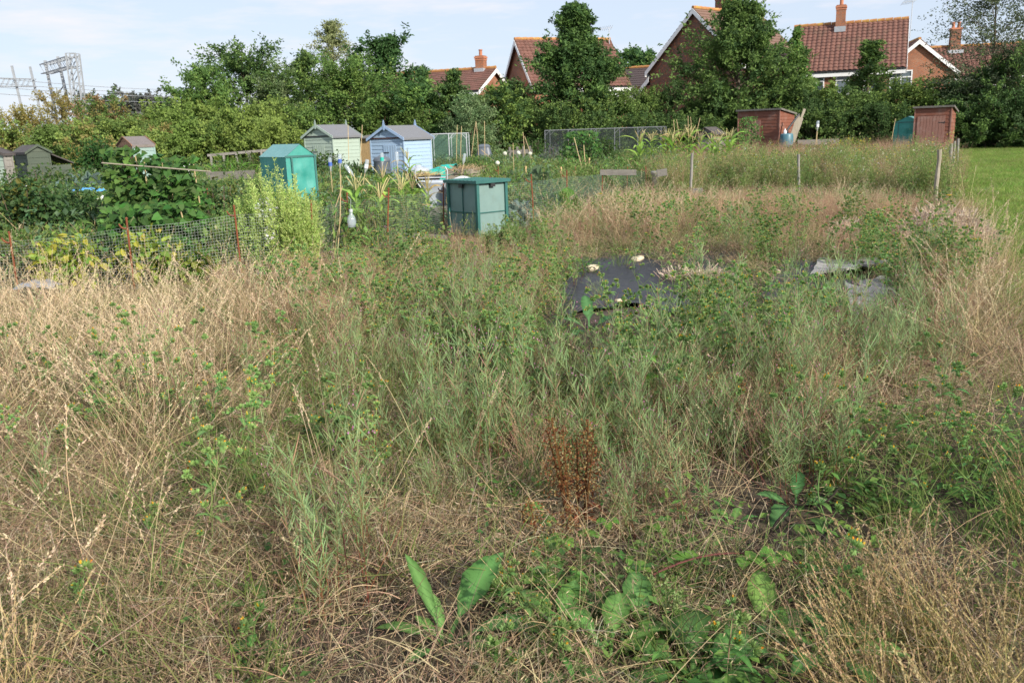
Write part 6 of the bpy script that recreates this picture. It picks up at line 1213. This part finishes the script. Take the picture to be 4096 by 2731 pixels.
scatter('tall_dry_weeds', 'scattered dry stems among the tall green weeds', [P_red(i) for i in range(3)], p[k]+rng.normal(0, .2, (k.sum(), 3)), rng.uniform(1.2, 1.8, k.sum()), .1)
TC = [(1738, 850, 120, 70, 1), (1531, 735, 70, 50, 1), (1675, 745, 100, 60, 1), (1860, 755, 110, 45, 1), (1210, 880, 90, 60, 1), (1480, 730, 60, 30, 1)]
p, q = cand(-24, 12, 8, 40, 5.5); fy = np.interp(q[:, 0], FX, FY); w_ = (blobs(q, TC) < .3) & vis(p, q, 500) & (q[:, 1] < fy-25) & (q[:, 1] > 560) & (q[:, 0] < 2700) & behind(p, q, .9)
scatter('allotment_greenery', 'mixed low vegetables and weeds filling the allotment beds', [P_allot(i) for i in range(8)], p[w_], rng.uniform(.5, 1.3, w_.sum()), .08)
k = w_ & (rng.uniform(0, 1, len(p)) < .4)
scatter('bed_weeds', 'leafy weeds standing between the allotment beds', [P_weedy(i) for i in range(6)], p[k]+rng.normal(0, .3, (k.sum(), 3)), rng.uniform(.6, 1.15, k.sum()), .1)
# ------------------------------------------------------------------ single plants of the foreground
def rosette(name, label, px, py, spec, col, cat='weed', group=None):
    b = gz(G(px, py)); r = root(name, label, cat, b, 0, group)
    for az, L, W, up, dr in spec:
        mb = MB(); bigleaf(mb, (math.cos(az)*.012, math.sin(az)*.012, .025), az, L*1.12, W*1.05, jit(col, 1, .12)[0]*.85, 19, dr, up, serr=.12, wav=.12, rib=np.array(col)*1.7+.02, prof=lambda t: np.maximum(.15*(t < .75), np.sin(np.pi*np.clip((t-.26)/.74, 0, 1)**.85)**.8))
        mb.build('leaf', M['leaf'], r, True)
    return r
rosette('oxtongue_rosette', 'large bristly rosette of long spoon shaped leaves at the bottom edge', 1785, 2655, [(.9, .32, .095, 1.0, .35), (.12, .33, .095, .65, .8), (2.15, .29, .045, 1.1, .25), (2.8, .22, .05, .55, .5), (-.25, .17, .065, .5, .6), (1.9, .15, .035, 1.1, .2), (-2.6, .12, .04, .3, .4), (2.5, .12, .04, .9, .3)], (.10, .215, .05), group=None)
rosette('oxtongue_leaves', 'pale broad leaves pushing through straw right of the rosette', 2230, 2640, [(2.0, .22, .08, .7, .5), (1.2, .2, .07, .9, .4), (2.7, .16, .06, .5, .6)], (.12, .24, .055), group='low leafy rosettes')
rosette('dock_leaves', 'upright rounded dock leaf in the lower middle of the weeds', 2560, 2600, [(1.5, .23, .09, 1.0, .5), (.3, .20, .08, .5, .8), (2.3, .27, .08, .7, .7), (-.4, .22, .09, .6, .7)], (.11, .22, .055), group='low leafy rosettes')
rosette('oxtongue_leaves', 'pale green rosette between the two upright dock leaves', 2440, 2690, [(1.3, .22, .08, .9, .5), (2.2, .24, .07, .8, .6), (.4, .24, .075, .7, .7), (2.9, .18, .06, .5, .6)], (.12, .25, .055), group='low leafy rosettes')
rosette('oxtongue_leaves', 'rosette of toothed leaves at the foot of the tan grass', 3330, 2640, [(k_*1.1+.5, .2, .07, .8, .6) for k_ in range(6)], (.10, .22, .05), group='low leafy rosettes')
rosette('dock_leaves', 'big dark leaf cluster at the bottom edge right of centre', 2780, 2745, [(1.5, .24, .12, .9, .6), (.5, .26, .12, .7, .7), (2.5, .25, .11, .7, .7), (-.4, .2, .1, .4, .6), (3.1, .2, .09, .4, .6)], (.085, .19, .045), group='low leafy rosettes')
rosette('thistle_leaves', 'jagged pale green thistle leaves near the tan grass', 3060, 2560, [(1.4, .22, .09, 1.0, .3), (2.6, .18, .10, .6, .6), (.5, .2, .1, .6, .6)], (.14, .27, .055), group='low leafy rosettes')
rosette('oxtongue_leaves', 'dark lance shaped leaf over the bare soil', 3180, 2050, [(3.9, .20, .07, .9, 1.3), (2.7, .15, .05, .8, .5), (1.2, .2, .06, .9, .4), (.2, .16, .05, .6, .6)], (.07, .17, .05), group='low leafy rosettes')
rosette('oxtongue_leaves', 'small bright seedling rosette on the bare soil', 2930, 2135, [(k_*1.05, .09, .035, .9, .5) for k_ in range(6)], (.10, .22, .05), group='low leafy rosettes')
rosette('dock_leaves', 'large ribbed leaves in the shade among ox-tongue at mid plot', 2360, 1360, [(1.6, .34, .10, 1.1, .3), (2.6, .3, .09, .8, .6), (.5, .3, .09, .8, .6), (-2.4, .22, .08, .5, .6)], (.06, .15, .045), group='low leafy rosettes')
rosette('oxtongue_leaves', 'narrow leaves standing in dead grass at the lower left', 700, 2420, [(1.5, .16, .035, 1.2, .2), (.4, .18, .045, .6, .6), (2.6, .16, .045, .6, .6)], (.085, .19, .04), group='low leafy rosettes')
rosette('oxtongue_leaves', 'leafy rosette half covered by straw at the lower left edge', 420, 2520, [(k_*1.2+.3, .15, .05, .7, .6) for k_ in range(5)], (.09, .20, .04), group='low leafy rosettes')
rosette('oxtongue_leaves', 'leafy rosette in straw left of the large bottom rosette', 1080, 2500, [(k_*1.25+.8, .17, .05, .7, .6) for k_ in range(5)], (.10, .20, .045), group='low leafy rosettes')
# rusty docks
def dock(label, px, py, H, nst, sp):
    b = gz(G(px, py)); r = root('rusty_dock', label, 'dock', b, 0, 'dead rusty docks'); sm, fm = MB(), MB()
    for k in range(nst):
        a_ = rng.uniform(0, 6.28); ln = rng.uniform(.02, sp); t = np.linspace(0, 1, 7)[:, None]; h = H*rng.uniform(.75, 1.03); S = np.array((math.cos(a_)*.03, math.sin(a_)*.03, 0))+np.array((math.cos(a_)*ln, math.sin(a_)*ln, 0))*t+np.array((0, 0, h))*t; cc = np.array((.10, .028, .014))*(1-t)+np.array((.20, .11, .04))*t
        tube(sm, S, np.linspace(.0075, .0025, 7), 5, cc)
        m = 190; tt = np.sort(rng.uniform(.38, 1, m)); f = tt*6; i = np.minimum(f.astype(int), 5); rr = .026*(1.15-tt)*2+.006; q = S[i]+(S[i+1]-S[i])*(f-i)[:, None]+rng.normal(0, 1, (m, 3))*rr[:, None]*np.array((1, 1, .6))
        c = np.array([(.26, .13, .05), (.20, .075, .03), (.32, .23, .10), (.15, .045, .022)])[rng.integers(0, 4, m)]; d = rv(m); leaves(fm, q, d, rv(m), rng.uniform(.007, .013, m), .009, jit(c, m, .2)); leaves(fm, q, d, rv(m), .008, .007, jit(c, m, .2))
    for k in range(10): c = jit((.17, .045, .02), 1, .3)[0]; bigleaf(sm, (0, 0, rng.uniform(.02, H*.3)), rng.uniform(0, 6.28), rng.uniform(.08, .2), .02, c, 6, 1.2, .5, wav=.6)
    sm.build('stem', M['plant'], r); fm.build('seed_head', M['straw'], r)
dock('largest rusty brown dock with several seed spikes in the centre foreground', 2310, 2130, .50, 8, .10); dock('short leaning rusty dock left of the largest one', 2205, 2270, .26, 2, .08); dock('tiny dead rust red dock in the straw', 2120, 2330, .10, 3, .04); dock('dark brown dock spike standing in the willowherb', 2890, 1760, .42, 2, .09)
# individual ox-tongues and pale goosefoots
def ox_one(label, px, py, H, n, w0=.006, az0=None):
    b = gz(G(px, py)); r = root('flowering_oxtongue', label, 'weed', b, 0, 'single tall ox-tongues'); sm, lm = MB(), MB(); HD = []; a_ = rng.uniform(0, 6.28) if az0 is None else az0; t = np.linspace(0, 1, 8)[:, None]; S = np.array((math.cos(a_), math.sin(a_), 0))*.22*H*t**1.4+np.array((0, 0, H))*t+np.array((.012, 0, 0))*np.sin(t*7); tube(sm, S, np.linspace(w0, w0*.5, 8)*.55, 6, (.20, .31, .10))
    HD.append(MB()); oxhead(HD[-1], S[-1], np.array((0, 0, 1.)), 1.05, .6, 5)
    for k in range(n):
        i = 2+k % 5; az = k*2.4+rng.normal(0, .3); d = nz(np.array((math.cos(az), math.sin(az), rng.uniform(.9, 1.5)))); L = H*rng.uniform(.22, .42); B = S[i]+d*L*np.linspace(0, 1, 5)[:, None]; tube(sm, B, np.linspace(w0*.6, w0*.35, 5)*.5, 5, (.21, .33, .10)); HD.append(MB()); oxhead(HD[-1], B[-1], nz(d+np.array((0, 0, .5))), rng.uniform(.85, 1.1), .5, 4)
        bigleaf(lm, S[i], az+.2, rng.uniform(.06, .11), .022, jit((.09, .19, .045), 1, .15)[0], 7, .8, .4, serr=.15)
    for k in range(4): bigleaf(lm, S[0]+(S[2]-S[0])*k/4, rng.uniform(0, 6.28), rng.uniform(.10, .19), .045, jit((.08, .18, .045), 1, .15)[0], 8, .7, .5, serr=.12)
    sm.build('stem', M['plant'], r); lm.build('leaf', M['leaf'], r); [h_.build('flower_head', M['plant'], r) for h_ in HD]
for a in (('tall branching ox-tongue rising over the dark soil right of centre', 3145, 1830, .42, 5), ('slim ox-tongue with two bud clusters right of the brown dock spike', 2870, 1800, .40, 3), ('ox-tongue with orange bud over the bare soil', 3300, 2180, .30, 4), ('ox-tongue with pale bud in front of the tan grass', 3300, 2520, .34, 4), ('ox-tongue cluster at the bottom edge right of the rosette', 1990, 2760, .16, 4), ('fuzzy ox-tongue at the bottom edge below the dock leaves', 2280, 2800, .18, 4), ('ox-tongue with salmon bud at the bottom right', 2900, 2740, .26, 4),
          ('tall leaning ox-tongue left of the black membrane', 2230, 1190, .70, 6), ('ox-tongue branch beside the storage box weeds', 1905, 1180, .52, 5), ('upright ox-tongue in the reddish grass at mid left', 1310, 1330, .5, 5), ('ox-tongue with yellow flower in the lower left straw', 640, 2240, .2, 3), ('orange budded ox-tongue near the lower left corner', 360, 2500, .2, 3), ('green ox-tongue standing in dry straw at the left', 270, 1880, .36, 4), ('ox-tongue with pale stem below the tall straw', 850, 1800, .34, 4), ('ox-tongue at the lower middle left with three green buds', 1040, 2690, .20, 3),
          ('ox-tongue standing before the bleached boards', 3420, 1330, .42, 5), ('dark ox-tongue below the large straw heap', 3700, 1180, .5, 6), ('ox-tongue in the left weeds before the right mown path', 3920, 1980, .45, 5), ('ox-tongue growing through the membrane edge', 2560, 1200, .46, 5), ('ox-tongue left of the membrane with many yellow buds', 2050, 1250, .5, 6)): ox_one(*a)
def goose(label, px, py, H):
    b = gz(G(px, py)); r = root('fat_hen', label, 'weed', b, 0, 'pale fat hen plants'); sm, lm = MB(), MB()
    for k in range(4): x = rng.normal(0, .04, 2); h = H*rng.uniform(.6, 1); S = np.array((x[0]*.4, x[1]*.4, 0))+np.array((x[0], x[1], h))*np.linspace(0, 1, 5)[:, None]; tube(sm, S, [.004, .004, .003, .002, .001], 5, (.22, .32, .10)); m = 90; tt = rng.uniform(.45, 1, m); i = np.minimum((tt*4).astype(int), 3); q = S[i]+(S[i+1]-S[i])*(tt*4-i)[:, None]+rng.normal(0, .006, (m, 3)); leaves(lm, q, rv(m), rv(m), .010, .008, jit((.27, .35, .13), m, .2)); m = 14; leaves(lm, S[rng.integers(0, 3, m)], nz(rv(m)+np.array((0, 0, .3))), nz(rv(m)*.4+np.array((0, 0, 1))), .05, .02, jit((.13, .23, .06), m))
    sm.build('stem', M['plant'], r); lm.build('foliage', M['plant'], r)
goose('pale seeding fat hen standing in grass left of centre', 1320, 1880, .32); goose('pale fat hen beside the bramble arch, lower right of centre', 2700, 2560, .24)
# bramble shoots
def bramble(label, px, py, spec, L, col=(.13, .26, .045), arch=None):
    b = gz(G(px, py)); r = root('bramble_shoot', label, 'bramble', b, 0, 'young bramble shoots')
    if arch is not None: t = np.linspace(0, 1, 12)[:, None]; S = np.array((arch[0], arch[1], 0))*t+np.array((0, 0, 1.))*arch[2]*np.sin(np.pi*t)+np.array((0, 0, .03)); mb = MB(); tube(mb, S, .0035, 6, (.20, .06, .06)); mb.build('stem', M['plant'], r)
    for (dx, dy, dz) in spec:
        az = rng.uniform(0, 6.28); mb = MB(); tube(mb, [(dx*.5, dy*.5, 0), (dx, dy, dz)], .002, 5, (.2, .2, .07)); mb.build('stalk', M['plant'], r)
        for k in range(3): mb = MB(); bigleaf(mb, (dx, dy, dz), az+(k-1)*1.25, L*(1.1 if k == 1 else .9), L*.75, jit(col, 1, .15)[0], 8, .7, .35, serr=.10, wav=.08, rib=np.array(col)*1.3); mb.build('leaf', M['leaf'], r, True)
bramble('red bramble runner arching low with paired leaves at the lower right', 2420, 2470, [(.1, .1, .10), (.3, .13, .11), (.5, .1, .12), (.2, -.05, .07), (.62, .16, .1)], .075, arch=(.72, .22, .10))
bramble('bright three lobed bramble leaves below the rusty dock', 2250, 2290, [(0, 0, .12), (-.09, .05, .10), (.1, .08, .09)], .07); bramble('bramble leaves in shade left of the rusty dock', 2170, 2180, [(0, 0, .1), (-.05, .08, .12)], .06, (.09, .2, .04)); bramble('bramble leaves low in the straw at the lower middle', 2170, 2420, [(0, 0, .08), (.1, -.04, .07), (-.14, .02, .07)], .075)
bramble('yellow green bramble tip poking out of the willowherb', 2580, 1690, [(0, 0, .42), (.05, .02, .3)], .085, (.17, .33, .05)); bramble('bright leaves trailing in the willowherb left of centre', 2020, 1780, [(0, 0, .16), (.2, .05, .15), (-.12, .03, .14)], .075, (.16, .30, .05)); bramble('broad bright leaf group in straw at mid left', 1200, 1760, [(0, 0, .12)], .09, (.12, .26, .045)); bramble('round leaved shoot in the lower left dead grass', 540, 2090, [(0, 0, .05), (.07, .02, .05)], .05, (.09, .22, .035)); bramble('bright bramble leaf right of the large rusty dock', 2410, 2200, [(.02, 0, .12), (.22, -.02, .09)], .06)
# small flowers
def flower(label, px, py, Y, c, s, kind, group):
    p = at(px, py, Y); r = root('wild_flower', label, 'flower', (p[0], p[1], 0), 0, group); mb = MB(); tube(mb, [(.02, 0, 0), (0, 0, p[2])], .0022, 5, (.18, .3, .09)); mb.build('stem', M['plant'], r); mb = MB(); n = 14; az = np.arange(n)*6.283/n; d = np.stack((np.cos(az), np.sin(az), az*0+.25), -1); leaves(mb, np.tile((0, 0, p[2]), (n, 1))+d*s*.2, d, np.tile((0, 0, 1.), (n, 1)), s, s*.42, jit(c, n, .08)); mb.build('petal', M['leaf'], r); mb = MB(); ball(mb, (0, 0, p[2]+s*.05), s*.32, (.70, .42, .03) if kind else c, 0, 0, (1, 1, .6)); mb.build('flower_centre', M['plant'], r)
for a in (('daisy in dead grass, right of the pair', 961, 1850, 3.95, (.8, .8, .78), .012, 1), ('daisy in dead grass, lowest of three', 930, 1868, 3.9, (.8, .8, .78), .012, 1), ('daisy in dead grass, small and left', 914, 1852, 3.95, (.8, .8, .78), .009, 1), ('yellow dandelion on a long stem over the straw heap', 3797, 783, 13.3, (.72, .5, .02), .045, 1), ('pink flower in the reddish grass', 3015, 878, 12.5, (.62, .12, .40), .03, 0), ('pink mallow left of the pair by the mown path', 3962, 1034, 8.6, (.60, .13, .42), .022, 0), ('pink mallow right of the pair by the mown path', 3990, 1015, 8.7, (.60, .13, .42), .022, 0), ('yellow ragwort right of the green mesh', 2400, 777, 15.5, (.70, .46, .02), .05, 0)): flower(*a, 'small wild flowers')
# dark dead stems on the bare soil
for k, (a, b_, h, l) in enumerate((((3050, 2180), (3300, 2060), .12, 'black dead stem arching over the bare soil'), ((2900, 2310), (3080, 2180), .08, 'thin black stem curving on the soil at the left'), ((3180, 2240), (3520, 2180), .10, 'long black dead stem on the soil at the right'), ((3250, 2150), (3420, 2020), .16, 'black dead stem standing by the lance shaped leaf'), ((3780, 1580), (4000, 1500), .10, 'dark twig lying on the dry grass near the path'))):
    p, q = gz(G(*a)), gz(G(*b_)); mb = MB(); t = np.linspace(0, 1, 9)[:, None]; S = (q-p)*t+np.array((0, 0, h))*np.sin(np.pi*t)+rng.normal(0, .006, (9, 3)); tube(mb, S, np.linspace(.006, .003, 9), 6, (.035, .026, .02))
    for _ in range(5): i = rng.integers(1, 8); tube(mb, [S[i], S[i]+rng.normal(0, .05, 3)+np.array((0, 0, .03))], [.003, .001], 4, (.035, .026, .02))
    o = mb.build('dead_stem', M['plant']); o.location = tuple(p); tag(o, l, 'dead stem', 'dark dead stems')
n = 26; mb = MB()
o0 = gz(G(3000, 2200))
for k in range(n): p = gz(G(rng.uniform(2780, 3300), rng.uniform(2090, 2330)))-o0; ball(mb, p, rng.uniform(.012, .035), (.1, .07, .05), 0, .25, (1.2, 1, .6))
o = mb.build('soil_clods', M['soil'], None, False); o.location = tuple(o0); tag(o, 'crumbly brown soil clods on the bare patch', kind='stuff')
print('OBJ', len(bpy.data.objects))
